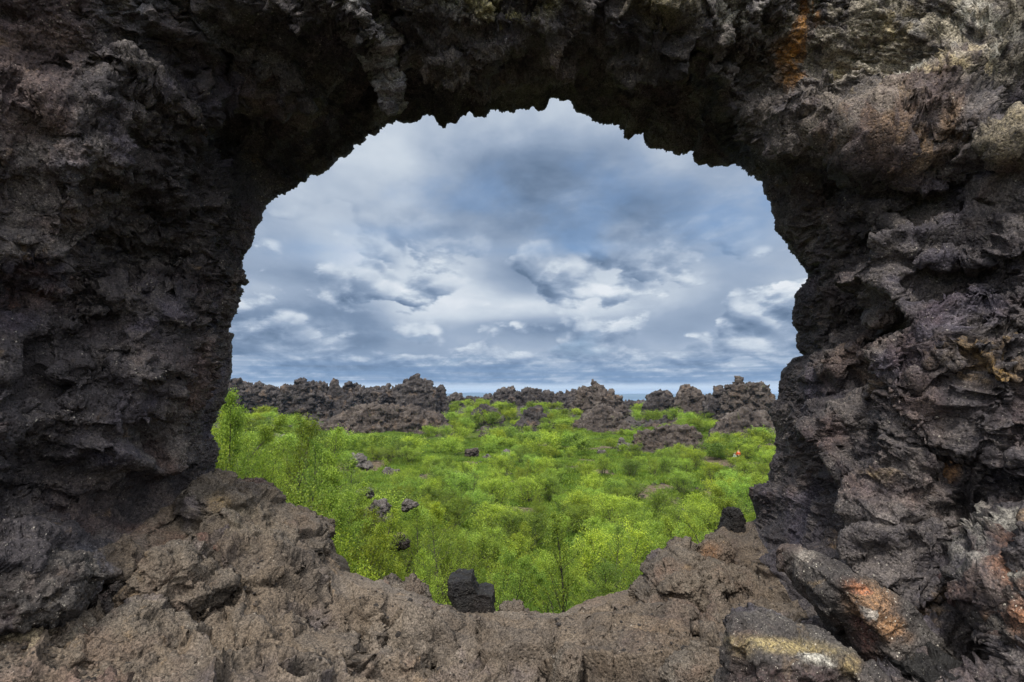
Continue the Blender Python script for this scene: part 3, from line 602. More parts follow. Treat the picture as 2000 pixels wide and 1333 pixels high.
cut_rock('boulder', [(1362,1098),(1368,1076),(1385,1058),(1410,1048),(1422,1060),(1418,1085),(1400,1105),(1375,1112)], 4.3, .4, M_BROWN, 'rusty brown rock between the blunt boulder and the pinnacle', 'boulder', seed=12, tints=[(1385,1080,20,20,0,(.28,.14,.06),.7)])
cut_rock('boulder', [(1370,1120),(1400,1102),(1440,1108),(1470,1125),(1465,1140),(1420,1150),(1375,1148)], 4.0, .4, M_BROWN, 'low rounded brown rock on the path at the right', 'boulder', seed=13)
cut_rock('boulder', [(1080,1345),(1086,1290),(1110,1268),(1138,1275),(1130,1345)], 2.8, .25, M_BROWN, 'upright brown rock at the bottom edge right of the middle', 'boulder', seed=14)
cut_rock('boulder', [(1925,1150),(1950,1110),(2040,1090),(2080,1280),(1990,1290),(1940,1230)], 2.3, .5, M_GREY, 'rust streaked boulder cut by the right edge of the picture', 'boulder', seed=15, vox=.007, tints=[(1985,1170,22,80,-10,(.36,.16,.08),.85),(1960,1110,40,20,0,PALE,.6)])
cut_rock('boulder', [(1545,1255),(1570,1225),(1610,1235),(1640,1265),(1620,1290),(1560,1285)], 2.75, .3, M_GREY, 'dark rock wedged between the lichen slab and the orange faced boulder', 'boulder', seed=16)
cut_rock('boulder', [(1770,1300),(1830,1280),(1900,1300),(1950,1345),(1900,1400),(1780,1390)], 2.4, .4, M_BLACK, 'dark rock low at the right wall foot near the bottom edge', 'boulder', seed=18)
cut_rock('boulder', [(1300,1330),(1320,1290),(1370,1275),(1410,1300),(1415,1350),(1350,1370)], 2.6, .25, M_BROWN, 'brown rock at the bottom edge left of the lichen slab', 'boulder', seed=19)

M_RIB = rock_mat('pale_rib_lava', (.06, .056, .06), (.19, .18, .182), (.42, .40, .39), 1.3, .5, True)
rib = cut_rock('hanging_rib', [(662,-160),(756,-160),(750,-60),(735,10),(737,45),(742,80),(751,115),(757,150),(752,160),(742,138),(726,95),(706,55),(692,20),(674,-60)], 3.12, .34, M_RIB, 'pale grey rib of lava hanging from the arch', None, 1.3, seed=31, vox=.008, lean=-.85)
rib.parent = arch_ob

# ------------------------------------------------------------------ the valley floor out to the horizon
def zg(x, y):
    x = np.asarray(x, float); y = np.asarray(y, float); sh = x.shape; P = np.c_[x.ravel(), y.ravel()]; r = np.hypot(x, y)
    n = (fbm(P / 14, 5, 4) - .5).reshape(sh) * 1.6; n2 = (fbm(P / 3.1, 8, 4) - .5).reshape(sh) * .45
    rub = (fbm(P / 2.3, 12, 5) - .5).reshape(sh) * 2.4
    far = sstep(118, 165, y + n * 9) * (1 - sstep(235, 300, y))
    z = -9.7 + n + n2 + 5.2 * sstep(115, 195, y + 14 * n) + rub * far
    z = z + 7.2 * np.exp(-((x + 12) / 8.0) ** 2 - ((y - 15) / 11.0) ** 2)
    z = z * (1 - sstep(230, 700, r)) + (-56 + 10 * (fbm(P / 600, 4, 3).reshape(sh) - .5)) * sstep(230, 700, r)
    z = z + 2.6 * np.exp(-((x - 3) / 24) ** 2 - ((y - 158) / 13) ** 2) + 1.8 * np.exp(-((x - 38) / 12) ** 2 - ((y - 140) / 10) ** 2)
    near = 1 - sstep(3.0, 5.2, y); z = z * (1 - near) + -3.2 * near
    return z
def build_ground():
    az = np.concatenate([np.linspace(-180, -42, 40, endpoint=False), np.linspace(-42, 42, 760), np.linspace(42, 180, 41)[1:]])
    rr = np.concatenate([np.linspace(.5, 6, 12, endpoint=False), 6 * (12000 / 6) ** (np.linspace(0, 1, 620) ** 1.35)])
    A, RR = np.meshgrid(np.radians(az), rr, indexing='ij'); X = np.sin(A) * RR; Y = np.cos(A) * RR; Z = zg(X, Y)
    V = np.stack([X, Y, Z], -1).reshape(-1, 3); nA, nR = X.shape; i = np.arange(nA * nR).reshape(nA, nR)
    Fq = np.stack([i[:-1, :-1], i[1:, :-1], i[1:, 1:], i[:-1, 1:]], -1).reshape(-1, 4)[:, ::-1]
    me = np_mesh('ground', V, Fq); P = V[:, :2]
    n = fbm(P / 14, 5, 4) - .5
    rocky = sstep(122, 150, V[:, 1] + n * 60) * (1 - sstep(300, 420, V[:, 1])) * sstep(.36, .50, fbm(P / 16, 31, 4) + .12 * sstep(150, 190, V[:, 1]))
    bare = sstep(.56, .64, fbm(P / 6.0, 44, 4)) * (V[:, 1] < 130)
    for nm, a in (('rocky', rocky), ('bare', bare)):
        at_ = me.attributes.new(nm, 'FLOAT', 'POINT'); at_.data.foreach_set('value', a.astype(np.float32))
    m, T = mat('valley_floor'); co = T.n('ShaderNodeTexCoord').outputs['Object']
    n1 = T.noise(co, .35, 6, .6, .4); n2 = T.noise(co, 2.2, 6, .65, .3); n3 = T.noise(co, 9, 5, .7)
    grass = T.mix(T.ramp(n1, .38, .62), rgb(.045, .075, .015), rgb(.10, .14, .022)); grass = T.mix(T.ramp(n2, .5, .66, 0, .8), grass, rgb(.07, .06, .03))
    grass = T.mix(T.ramp(n3, .3, .7, 0, .7), T.v('SCALE', grass, sc_=.6), T.v('SCALE', grass, sc_=1.35))
    bare_c = T.mix(T.ramp(n2, .4, .62), rgb(.085, .055, .036), rgb(.19, .145, .11))
    rk = T.mix(T.ramp(T.m('ADD', T.m('MULTIPLY', n3, .6), T.m('MULTIPLY', n2, .4)), .36, .64), rgb(.018, .015, .015), rgb(.12, .104, .096))
    a1 = T.n('ShaderNodeAttribute', dict(attribute_name='rocky')).outputs['Fac']; a2 = T.n('ShaderNodeAttribute', dict(attribute_name='bare')).outputs['Fac']
    c = T.mix(T.m('MULTIPLY', a2, T.ramp(n2, .35, .5)), grass, bare_c)
    c = T.mix(T.ramp(T.m('ADD', a1, T.m('MULTIPLY', T.m('SUBTRACT', n2, .5), 1.2)), .35, .6), c, rk)
    bp = T.n('ShaderNodeBump', None, Strength=1.0, Distance=.5, Height=T.m('ADD', n2, T.m('MULTIPLY', n3, .4)))
    finish(T, c, .95, bp.outputs[0], .1)
    return mesh_obj('ground', me, m, kind='structure')
ground = build_ground()

# lake and far hills
def sheet(name, x0, x1, y0, y1, z):
    me = np_mesh(name, [(x0, y0, z), (x1, y0, z), (x1, y1, z), (x0, y1, z)], [(0, 1, 2, 3)], False); return me
m, T = mat('lake_water'); co = T.n('ShaderNodeTexCoord').outputs['Object']
bp = T.n('ShaderNodeBump', None, Strength=.15, Distance=1.0, Height=T.noise(T.v('MULTIPLY', co, (.02, .08, 1)), 1.0, 4))
b = T.n('ShaderNodeBsdfPrincipled', None, Base_Color=rgb(.02, .07, .11), Roughness=.25, Normal=bp.outputs[0]); T.n('ShaderNodeOutputMaterial', None, Surface=b.outputs[0])
def lake():
    a = np.linspace(0, 2 * math.pi, 120, endpoint=False); rx = 7000 * (1 + .12 * np.sin(3 * a + 1) + .06 * np.sin(7 * a)); ry = 3000 * (1 + .15 * np.sin(2 * a) + .05 * np.sin(9 * a + 2))
    V = np.stack([np.cos(a) * rx + 800, 6400 + np.sin(a) * ry, np.full_like(a, -47.5)], -1)
    me = bpy.data.meshes.new('lake'); me.from_pydata([tuple(v) for v in V], [], [tuple(range(120))]); return mesh_obj('lake', me, m, kind='structure')
lake()
def hills():
    xs = np.linspace(-11000, 11000, 260); ts = np.linspace(0, 1, 24)
    X, Tt = np.meshgrid(xs, ts, indexing='ij'); Y = 9900 + Tt * 1700
    prof = 60 + 75 * fbm(np.c_[xs / 2600, xs * 0], 3, 4) + 25 * np.exp(-((xs + 500) / 900) ** 2) + 14 * np.exp(-((xs - 3900) / 700) ** 2)
    Z = -52 + prof[:, None] * np.sin(Tt * math.pi * .5) ** .8 * (.92 + .16 * fbm(np.c_[X.ravel() / 400, Y.ravel() / 400], 6, 3).reshape(X.shape))
    V = np.stack([X, Y, Z], -1).reshape(-1, 3); i = np.arange(X.size).reshape(X.shape)
    me = np_mesh('hills', V, np.stack([i[:-1, :-1], i[1:, :-1], i[1:, 1:], i[:-1, 1:]], -1).reshape(-1, 4))
    m, T = mat('far_hill'); co = T.n('ShaderNodeTexCoord').outputs['Object']
    finish(T, T.mix(T.ramp(T.noise(co, .003, 5), .4, .6), rgb(.035, .05, .045), rgb(.06, .075, .05)), .95)
    return mesh_obj('hills', me, m, kind='structure')
hills()

# ------------------------------------------------------------------ lava crags across the valley, each a thing
def crag_mat(name, dark, mid, light, green=.25):
    m, T = mat(name); co = T.n('ShaderNodeTexCoord').outputs['Object']
    a = T.noise(co, .16, 5, .6, .4); b = T.noise(co, 1.1, 6, .66, .3); c = T.noise(co, 4.5, 4, .7)
    cr = T.n('ShaderNodeValToRGB', None, Fac=T.m('ADD', T.m('MULTIPLY', a, .3), T.m('ADD', T.m('MULTIPLY', b, .45), T.m('MULTIPLY', c, .3)))); e = cr.color_ramp.elements
    e[0].position = .38; e[0].color = rgb(*dark); e[1].position = .70; e[1].color = rgb(*light); k = e.new(.53); k.color = rgb(*mid); col = cr.outputs[0]
    col = T.mix(T.ramp(T.noise(T.v('ADD', co, (9, 2, 5)), .3, 4, .6), .55, .68, 0, .6), col, rgb(.15, .105, .075))
    col = T.mix(T.ramp(T.noise(T.v('ADD', co, (2, 22, 5)), .5, 5, .65), .62, .70, 0, green), col, rgb(.10, .12, .035))
    bp = T.n('ShaderNodeBump', None, Strength=1.0, Distance=.5, Height=T.m('ADD', b, T.m('MULTIPLY', c, .5)))
    finish(T, col, .92, bp.outputs[0], .15); return m
M_CRAG = crag_mat('crag_lava', (.012, .010, .011), (.050, .043, .042), (.15, .132, .122))
M_CRAGB = crag_mat('crag_brown', (.018, .014, .013), (.072, .058, .051), (.175, .147, .126), .35)
def crag(sky_pts, py_base, Y, depth, label, m=None, rough=1.0, front=1.0, seed=0, cat='rock outcrop', name='lava_outcrop', res=None, jag=1.0):
    S = np.array(sky_pts, float); x0, x1 = S[0, 0], S[-1, 0]; mpp = Y / F
    W = (x1 - x0) * mpp; pxs = np.linspace(x0, x1, max(24, int(W / (res or .24))))
    top = at(pxs, np.interp(pxs, S[:, 0], S[:, 1]), Y); base = at(pxs, np.full_like(pxs, py_base), Y)[:, 2] - 1.2
    tp = top[:, 2] + .8 + jag * mpp * 8 * (fbm(np.c_[pxs * .35, pxs * 0], seed + 3, 3) - .5) * np.clip((top[:, 2] - base) / 6, .2, 1)
    nd = max(20, int(depth * 1.35 / (res or .24))); t = np.linspace(-1, 1, nd)
    X = np.repeat(top[:, :1], nd, 1); D = np.repeat((t * depth / 2)[None], len(pxs), 0)
    wob = (fbm(np.c_[(X / 4).ravel(), (D / 4).ravel()], seed + 9, 4).reshape(X.shape) - .5)
    tt = np.abs(t[None] + wob * .8) ; 
    pr = .62 * np.clip(1 - tt, 0, 1) ** 1.1 + .38 * (1 - sstep(.12, .42 + .1 * wob, tt)) * front
    step = (fbm(np.c_[(X / 7).ravel(), (D / 3).ravel()], seed + 19, 3).reshape(X.shape) - .5) * .5
    pr = np.clip(pr * (1 + step * (tt > .25)), 0, 1)
    ex = np.minimum(np.arange(len(pxs)), np.arange(len(pxs))[::-1]) / max(3, len(pxs) * .06); pr = pr * np.clip(ex, 0, 1)[:, None] ** .5
    Z = base[:, None] + (tp - base)[:, None] * pr
    k = (Y + D) / Y; ox, oy, oz = top[:, 0].mean(), Y, base.min()
    V = np.stack([X * k - ox, D, Z - oz], -1).reshape(-1, 3); i = np.arange(X.size).reshape(X.shape)
    Fq = np.stack([i[:-1, :-1], i[1:, :-1], i[1:, 1:], i[:-1, 1:]], -1).reshape(-1, 4)
    bot = V.copy(); bot[:, 2] = -2.5; nv = len(V); rim = np.concatenate([i[:, 0], i[-1, 1:], i[-2::-1, -1], i[0, -2:0:-1]]); rn = np.roll(rim, -1)
    Fq = np.concatenate([Fq, Fq[:, ::-1] + nv, np.stack([rn, rim, rim + nv, rn + nv], -1)])
    o = mesh_obj(name, np_mesh(name, np.concatenate([V, bot]), Fq), None); o.location = (ox, oy, oz)
    md = o.modifiers.new('r', 'REMESH'); md.mode = 'VOXEL'; md.voxel_size = (res or .24) * 1.15; md.use_smooth_shade = True; bake(o)
    off = (seed * 13.1, seed * 7.7, 0)
    sculpt(o, [[('lump', .26, .8 * rough, dict(off=off, sm=.2, an=(1, 1, 1.4))), ('facet', .34, 1.1 * rough, dict(off=off, an=(1, 1, 1.5))), ('ridge', .25, 1.0 * rough, dict(off=off, det=3, an=(1, 1, 1.2)))],
               [('facet', .85, .55 * rough, dict(off=off, dist=.5, an=(1, 1, 1.4))), ('cell', .7, .7 * rough, dict(off=off, dist=.4, an=(1, 1, 1.6))), ('ridge', .7, .5 * rough, dict(off=off, det=6, an=(1, 1, 1.4)))],
               [('facet', 2.2, .26 * rough, dict(off=off)), ('cell', 2.0, .22 * rough, dict(off=off)), ('fbm', 2.2, .65 * rough, dict(off=off, det=4, rough=.75))]], blur=(0, 3, 2), hblur=0)
    o.data.materials.clear(); o.data.materials.append(m or M_CRAG)
    return tag(o, label, cat, 'lava outcrops across the valley')
CR = [
 ([(360,770),(400,758),(440,752),(460,747),(475,752),(510,756),(520,761),(540,764),(560,766)], 850, 175, 40, 'long low lava ridge at the far left beside the tall birch', M_CRAG, 1),
 ([(545,768),(560,760),(572,757),(585,746),(593,744),(600,753),(615,750),(633,755),(641,762),(650,775)], 845, 168, 30, 'humped lava outcrop with a small horn left of the capped rock tower', M_CRAG, 1),
 ([(630,790),(642,766),(646,754),(648,742),(661,742),(663,752),(667,764),(680,790)], 820, 166, 7, 'narrow capped rock tower rising above the left ridge', M_CRAG, .35),
 ([(655,785),(668,764),(676,756),(698,753),(706,761),(720,762),(750,760),(785,762),(800,770)], 850, 172, 34, 'wide flat topped lava crag between the capped tower and the big block', M_CRAG, 1),
 ([(770,800),(786,758),(789,747),(796,744),(808,740),(820,741),(838,748),(846,755),(852,768),(862,790)], 850, 160, 16, 'big square lava block, the highest crag left of centre', M_CRAG, .6),
 ([(840,790),(852,768),(858,757),(868,754),(871,775),(878,800)], 830, 164, 9, 'small leaning crag close against the right of the big square block', M_CRAG, .4),
 ([(600,860),(640,830),(690,800),(740,795),(800,800),(850,812),(880,840),(900,862)], 872, 138, 26, 'slope of broken grey rubble below the big square block', M_CRAGB, .7),
 ([(862,790),(885,773),(901,771),(904,781),(940,778),(970,773),(990,776)], 815, 200, 16, 'thin dark line of lava rubble under the left patch of far lake', M_CRAG, .6),
 ([(955,790),(970,773),(985,762),(1001,760),(1011,768),(1022,762),(1040,763),(1055,768),(1068,775)], 830, 178, 22, 'flat topped pair of low crags right of the lake gap', M_CRAG, .7),
 ([(1050,790),(1062,768),(1078,768),(1086,774),(1096,765),(1101,772),(1120,767),(1135,768),(1150,785)], 830, 182, 20, 'row of small toothed crags left of the pointed peak', M_CRAG, .6),
 ([(1110,810),(1130,768),(1141,760),(1152,759),(1156,751),(1162,750),(1168,759),(1180,766),(1190,769),(1200,776),(1212,782),(1228,800)], 860, 160, 24, 'pointed lava peak with a knob on top right of centre', M_CRAGB, .8),
 ([(1190,800),(1205,788),(1230,786),(1262,786),(1290,790)], 820, 205, 14, 'low dark saddle of rock under the right patch of far lake', M_CRAG, .5),
 ([(1250,815),(1262,783),(1271,775),(1286,768),(1305,765),(1312,772),(1322,800)], 840, 158, 15, 'rounded lava crag standing alone between the two lake gaps', M_CRAG, .6),
 ([(1312,815),(1322,778),(1330,761),(1341,757),(1365,762),(1373,774),(1384,790)], 840, 155, 15, 'blocky brown crag left of the highest right hand crag', M_CRAGB, .6),
 ([(1370,815),(1380,775),(1393,774),(1396,763),(1410,761),(1420,770),(1430,790)], 845, 153, 12, 'rough shoulder of rock joining the brown crag to the highest right hand crag', M_CRAG, .6),
 ([(1400,830),(1412,775),(1420,757),(1431,752),(1437,741),(1448,741),(1453,752),(1466,752),(1480,750),(1495,760),(1506,772),(1514,790),(1530,830)], 870, 145, 26, 'highest right hand lava crag with a knobbed summit', M_CRAGB, .9),
 ([(1380,860),(1400,835),(1420,815),(1450,805),(1490,812),(1520,835),(1550,860)], 870, 125, 20, 'bare brown talus slope under the highest right hand crag', M_CRAGB, .5),
 ([(1100,860),(1130,825),(1160,800),(1185,795),(1215,815),(1235,845),(1250,866)], 868, 138, 20, 'purple brown rubble mound in front of the pointed peak', M_CRAGB, .5),
 ([(1000,850),(1020,815),(1040,800),(1058,802),(1070,830),(1090,850)], 850, 140, 12, 'dark jagged rock in the green hollow right of centre', M_CRAG, .6),
 ([(905,830),(925,805),(955,795),(975,810),(990,830)], 840, 150, 12, 'low grey rock heap left of the dark jagged rock', M_CRAG, .6),
 ([(1230,880),(1240,856),(1262,850),(1290,845),(1318,838),(1330,843),(1355,842),(1372,858),(1380,885)], 890, 97, 9, 'low dark outcrop in the middle of the shrubs at right', M_CRAGB, .55),
 ([(1240,850),(1270,830),(1300,820),(1340,815),(1380,830),(1400,850)], 850, 140, 14, 'rubble bank behind the low dark outcrop', M_CRAG, .5),
]
CR += [([(60,800),(120,765),(200,752),(280,758),(340,750),(400,770)], 850, 170, 30, 'lava ridge hidden behind the left wall', M_CRAG, 1), ([(1560,800),(1600,762),(1680,750),(1760,765),(1830,790)], 850, 150, 26, 'lava ridge hidden behind the right wall', M_CRAGB, 1),
 ([(-300,800),(-200,760),(-60,748),(60,790)], 850, 165, 30, 'far lava ridge hidden behind the left wall', M_CRAG, 1), ([(1850,800),(1950,758),(2100,752),(2250,800)], 850, 160, 30, 'far lava ridge hidden behind the right wall', M_CRAGB, 1)]
for k, (pts, pb, Y, dp, lab, mm, rg) in enumerate(CR): crag(pts, pb, Y, dp, lab, mm, rg, seed=k + 1, res=.24 if Y > 120 else .16)
M_SCRUBROCK = crag_mat('scrub_rock', (.045, .038, .036), (.13, .115, .108), (.27, .245, .23), .5)
# rocks among the shrubs
def gy(px, py, lift=0.0):
    """distance at which the ground is seen through that place"""
    ys = np.geomspace(9, 220, 900); P = at(px, py, ys); z = zg(P[:, 0], P[:, 1]) + lift; hit = np.where(P[:, 2] <= z)[0]
    return float(ys[hit[0]]) if len(hit) else 120.0
HEAPS = [(700,905,20,12,'pale grey rock heap in the shrubs at left'),(752,888,14,8,'small dark rock left of centre among bright shrubs'),(764,922,14,9,'small brown rock low among the left shrubs'),(545,862,12,14,'dark rounded rock poking out behind the left birches'),
 (922,886,12,12,'upright grey rock near the middle of the shrub field'),(952,893,8,6,'tiny dark stone beside the upright grey rock'),(990,890,15,10,'dark pointed rocks near the middle of the shrub field'),(960,846,24,8,'pale flat rubble at the far edge of the shrubs'),
 (1217,872,12,14,'round black rock just left of the low dark outcrop'),(1175,884,8,7,'little grey stone left of the round black rock'),(1372,878,14,8,'small grey stone at the right foot of the low dark outcrop'),
 (715,960,14,8,'grey stone at the top of the left rock rib'),(740,1000,24,20,'mossy grey rock in the middle of the left rock rib'),(780,1058,15,15,'brown knob at the lower end of the left rock rib'),(800,985,14,9,'small brown stone right of the left rock rib'),(640,918,16,9,'weathered rock half hidden behind the left birches'),
 (1500,876,16,7,'pale rubble against the right wall'),(910,925,16,6,'reddish stone on the bare patch'),(985,926,14,5,'flat pale stone on the bare patch')]
for k, (px, py, rx, ry, lab) in enumerate(HEAPS):
    Y = gy(px, py + ry) if py < 950 else (24 if py < 1030 else 21)
    a = np.linspace(0, 2 * math.pi, 14, endpoint=False); rr = 1 + .25 * np.sin(3 * a + k) + .15 * np.sin(5 * a + 2 * k)
    cut_rock('rock', list(zip(px + rx * rr * np.cos(a), py + 2 + ry * rr * np.sin(a))), Y, rx * 1.8 * Y / F, M_CRAGB if k % 3 == 1 else M_SCRUBROCK, lab, 'rock', 1.5, seed=k + 40, vox=rx * 2 * Y / F / 34, group='rocks among the shrubs')

# ------------------------------------------------------------------ birches and birch scrub
def leaf_mat():
    m, T = mat('birch_leaf')
    oi = T.n('ShaderNodeObjectInfo').outputs['Random']
    at_ = T.n('ShaderNodeVertexColor', dict(layer_name='leafv')); v = T.n('ShaderNodeSeparateColor', None, _0=at_.outputs[0])
    c = T.mix(v.outputs[0], rgb(.100, .155, .020), rgb(.35, .415, .048))
    c = T.mix(T.ramp(oi, .0, 1.0, 0, .8, False), c, T.v('MULTIPLY', c, (.72, .92, 1.5)))
    wn = T.n('ShaderNodeTexWhiteNoise', dict(noise_dimensions='1D'), W=T.m('MULTIPLY', oi, 37.0)).outputs['Value']
    c = T.v('SCALE', c, sc_=T.m('MULTIPLY_ADD', wn, .75, .58))
    wn2 = T.n('ShaderNodeTexWhiteNoise', dict(noise_dimensions='1D'), W=T.m('MULTIPLY', oi, 91.0)).outputs['Value']
    c = T.mix(T.ramp(wn2, .55, 1.0, 0, .7), c, T.v('MULTIPLY', c, (1.14, 1.03, .8)))
    b = T.n('ShaderNodeBsdfPrincipled', None, Base_Color=c, Roughness=.5); b.inputs['Specular IOR Level'].default_value = .12
    tr = T.n('ShaderNodeBsdfTranslucent', None, Color=T.v('MULTIPLY', c, (1.25, 1.35, .8)))
    mx = T.n('ShaderNodeMixShader', None, _0=.34, _1=b.outputs[0], _2=tr.outputs[0])
    T.n('ShaderNodeOutputMaterial', None, Surface=mx.outputs[0]); return m
def bark_mat(name, a, b_):
    m, T = mat(name); co = T.n('ShaderNodeTexCoord').outputs['Object']
    n = T.noise(T.v('MULTIPLY', co, (1, 1, 3)), 14, 4, .6); finish(T, T.mix(T.ramp(n, .4, .62), rgb(*a), rgb(*b_)), .85); return m
M_LEAF = leaf_mat(); M_BARK = bark_mat('birch_bark', (.045, .036, .030), (.11, .095, .085)); M_DARKBARK = bark_mat('dark_bark', (.016, .014, .012), (.04, .034, .03)); M_PALEBARK = bark_mat('pale_bark', (.34, .31, .27), (.55, .52, .47))
def tube_mesh(segs, sides=4):
    V = []; Fc = []
    for (p, q, r0, r1) in segs:
        d = (q - p); L = np.linalg.norm(d)
        if L < 1e-6: continue
        d = d / L; a = np.cross(d, [0.3, 0.5, .81]); a /= np.linalg.norm(a); b = np.cross(d, a); k = len(V)
        for (c, r) in ((p, r0), (q, r1)):
            for i in range(sides):
                t = 2 * math.pi * i / sides; V.append(c + r * (math.cos(t) * a + math.sin(t) * b))
        for i in range(sides): j = (i + 1) % sides; Fc.append((k + i, k + j, k + sides + j, k + sides + i))
    return np.array(V), np.array(Fc)
def birch(seed, h, spread, stems, nbr, ntw, leaves, leaf, upright=.6, base_clear=.15, dense_top=1.0, clump=.10):
    """returns (wood mesh, leaf mesh): stems with rising branches, twigs and separate small leaves"""
    g = np.random.default_rng(seed); segs = []; tips = []
    def grow(p, d, L, r, n, up):
        pts = [p]
        for i in range(n):
            d = d + g.normal(0, .13, 3) + np.array([0, 0, up]); d /= np.linalg.norm(d); q = p + d * L / n
            segs.append((p, q, r * (1 - i / n * .85), r * (1 - (i + 1) / n * .85))); p = q; pts.append(q)
        return pts, d
    for s in range(stems):
        a = g.uniform(0, 2 * math.pi); lean = g.uniform(.05, .5) * (1 if stems > 1 else .25) * spread / h * 1.6
        H = h * g.uniform(.72, 1.0) if s else h
        pts, _ = grow(np.array([math.cos(a), math.sin(a), 0]) * .12 * (stems > 1), np.array([math.cos(a) * lean, math.sin(a) * lean, 1.0]), H, .012 + .011 * h * (1 if stems < 3 else .6), 9, .10)
        for b in range(nbr):
            t = base_clear + (1 - base_clear) * (b + g.uniform(0, 1)) / nbr; k = min(int(t * 9), 8); p = pts[k] + (pts[k + 1] - pts[k]) * (t * 9 - k)
            a2 = b * 2.4 + g.uniform(-.5, .5); env = (1 - t) ** .75 * (.55 + .45 * min(1, t * 4)) + .10
            BL = spread * env * g.uniform(.7, 1.2); dd = np.array([math.cos(a2), math.sin(a2), upright * g.uniform(.5, 1.4)]); dd /= np.linalg.norm(dd)
            bp, d2 = grow(p, dd, BL, .004 + .004 * h * (1 - t), 5, .12)
            for c in range(ntw):
                tt = g.uniform(.25, 1.0); k2 = min(int(tt * 5), 4); pp = bp[k2]
                d3 = d2 + g.normal(0, .7, 3) + np.array([0, 0, .25]); d3 /= np.linalg.norm(d3); TL = BL * g.uniform(.25, .5) + .06
                tp, _ = grow(pp, d3, TL, .0025, 2, .1); tips += [tp[0] * .5 + tp[1] * .5, tp[1], tp[2] * .5 + tp[1] * .5, tp[2]]
        tips += pts[-2:] * 3
    tips = np.array(tips); n = leaves
    idx = g.integers(0, len(tips), n); P = tips[idx] + g.normal(0, clump, (n, 3)) * [1, 1, .9]
    val = np.clip(.5 + .28 * g.normal(0, 1, len(tips))[idx // 4 * 4 % len(tips)] + .22 * g.normal(0, 1, n), 0, 1)
    a = g.normal(0, 1, (n, 3)); a /= np.linalg.norm(a, axis=1)[:, None]; b = np.cross(a, g.normal(0, 1, (n, 3))); b /= np.linalg.norm(b, axis=1)[:, None]
    sz = leaf * g.uniform(.65, 1.25, (n, 1)); a = a * sz * .5; b = b * sz * .38
    V = np.stack([P - a, P + b - a * .1, P + a, P - b - a * .1], 1).reshape(-1, 3); Fq = np.arange(4 * n).reshape(n, 4)
    lm = np_mesh('crown', V, Fq, False); ca = lm.color_attributes.new('leafv', 'FLOAT_COLOR', 'POINT')
    ca.data.foreach_set('color', np.repeat(np.stack([val, val, val, val * 0 + 1], -1), 4, 0).astype(np.float32).ravel()); lm.materials.append(M_LEAF)
    wv, wf = tube_mesh(segs, 4); wm = np_mesh('trunk', wv, wf); return wm, lm
PROTO = {}
PROTO['birch'] = [birch(10 + i, 4.0, 1.5, [1, 2, 3, 2][i], 24, 7, 14000, .038, .8, .12, clump=.06) for i in range(4)]
PROTO['bush'] = [birch(30 + i, 2.4, 1.7, 6, 11, 8, 16000, .043, .9, .03, clump=.055) for i in range(4)]
PROTO['far'] = [birch(50 + i, 1.9, 1.7, 6, 9, 6, 5000, .08, .9, .03, clump=.06) for i in range(4)]
for lst in PROTO.values():
    for wm, lm in lst: wm.materials.append(M_BARK)
dark_wood = []
for wm, lm in PROTO['birch']:
    d = wm.copy(); d.materials.clear(); d.materials.append(M_DARKBARK); dark_wood.append(d)
def plant(kind, i, x, y, h, rz, name, label, cat, group, wood=None, sx=1.0, z=None):
    wm, lm = PROTO[kind][i % 4]; hh = {'birch': 4.0, 'lone': 4.0, 'bush': 2.4, 'far': 1.9}[kind]; s = h / hh
    e = empty(name, (x, y, float(zg(x, y)) - .05 if z is None else z), rz, label=label, cat=cat, group=group); e.scale = (s * sx, s * sx, s)
    t = bpy.data.objects.new('trunk', wood or wm); C.objects.link(t); t.parent = e
    c = bpy.data.objects.new('crown', lm); C.objects.link(c); c.parent = e
    return e
def spot(px, Y): return (px - 1000) / F * Y
rnd = random.Random(4)
occupied = []
def near_tree(px, top, Y, i, label, kind='birch', wood=None, sx=1.0, name='birch_tree', cat='birch tree'):
    x = spot(px, Y); z = float(zg(x, Y)); ztop = float(at(px, top, Y)[2]); h = max(.8, ztop - z)
    occupied.append((x, Y, .55 * h * .4 * sx + .3)); return plant(kind, i, x, Y, h * 1.0, rnd.uniform(0, 6), name, label, cat, 'birches near the arch', wood, sx)
near_tree(470, 762, 14.0, 0, 'tallest pale green birch rising above the ridge beside the left wall', sx=.62)
near_tree(425, 795, 17.0, 1, 'slender birch half hidden behind the left wall', sx=.8)
near_tree(520, 798, 15.5, 2, 'bright birch just right of the tallest birch', sx=.8)
near_tree(568, 812, 17.0, 1, 'birch in front of the dark rounded rock', sx=.8)
near_tree(622, 838, 18.5, 3, 'loose leaved birch on the left slope', sx=.9)
near_tree(485, 850, 11.5, 3, 'birch growing just beyond the left end of the sill', sx=.7)
near_tree(560, 872, 12.5, 2, 'thin stemmed birch behind the overhanging brown slab', sx=.7)
near_tree(655, 885, 15.0, 0, 'young birch with visible stem left of the left rock rib', sx=.8)
near_tree(640, 950, 12.0, 1, 'birch crown just above the end of the overhanging slab', sx=.8)
near_tree(690, 975, 14.0, 2, 'birch below the left rock rib', sx=.9)
near_tree(735, 1030, 13.0, 3, 'low birch crown over the sill left of the black stone', sx=.9)
PROTO['lone'] = [birch(91, 4.0, 1.25, 1, 20, 6, 5200, .040, 1.1, .34, clump=.06)] * 4
lone = PROTO['lone'][0][0]; lone.materials.append(M_DARKBARK)
near_tree(1085, 1005, 20.0, 0, 'birch with a dark upright trunk seen through the middle of the opening', kind='lone')
near_tree(975, 1075, 18.5, 1, 'forked birch right behind the black throne shaped stone', wood=dark_wood[1], sx=.9)
near_tree(860, 1020, 24.0, 2, 'pale green birch above the black throne shaped stone')
near_tree(835, 1085, 17.0, 3, 'birch just left of the black throne shaped stone')
near_tree(1180, 1040, 22.0, 2, 'birch right of the dark trunked birch')
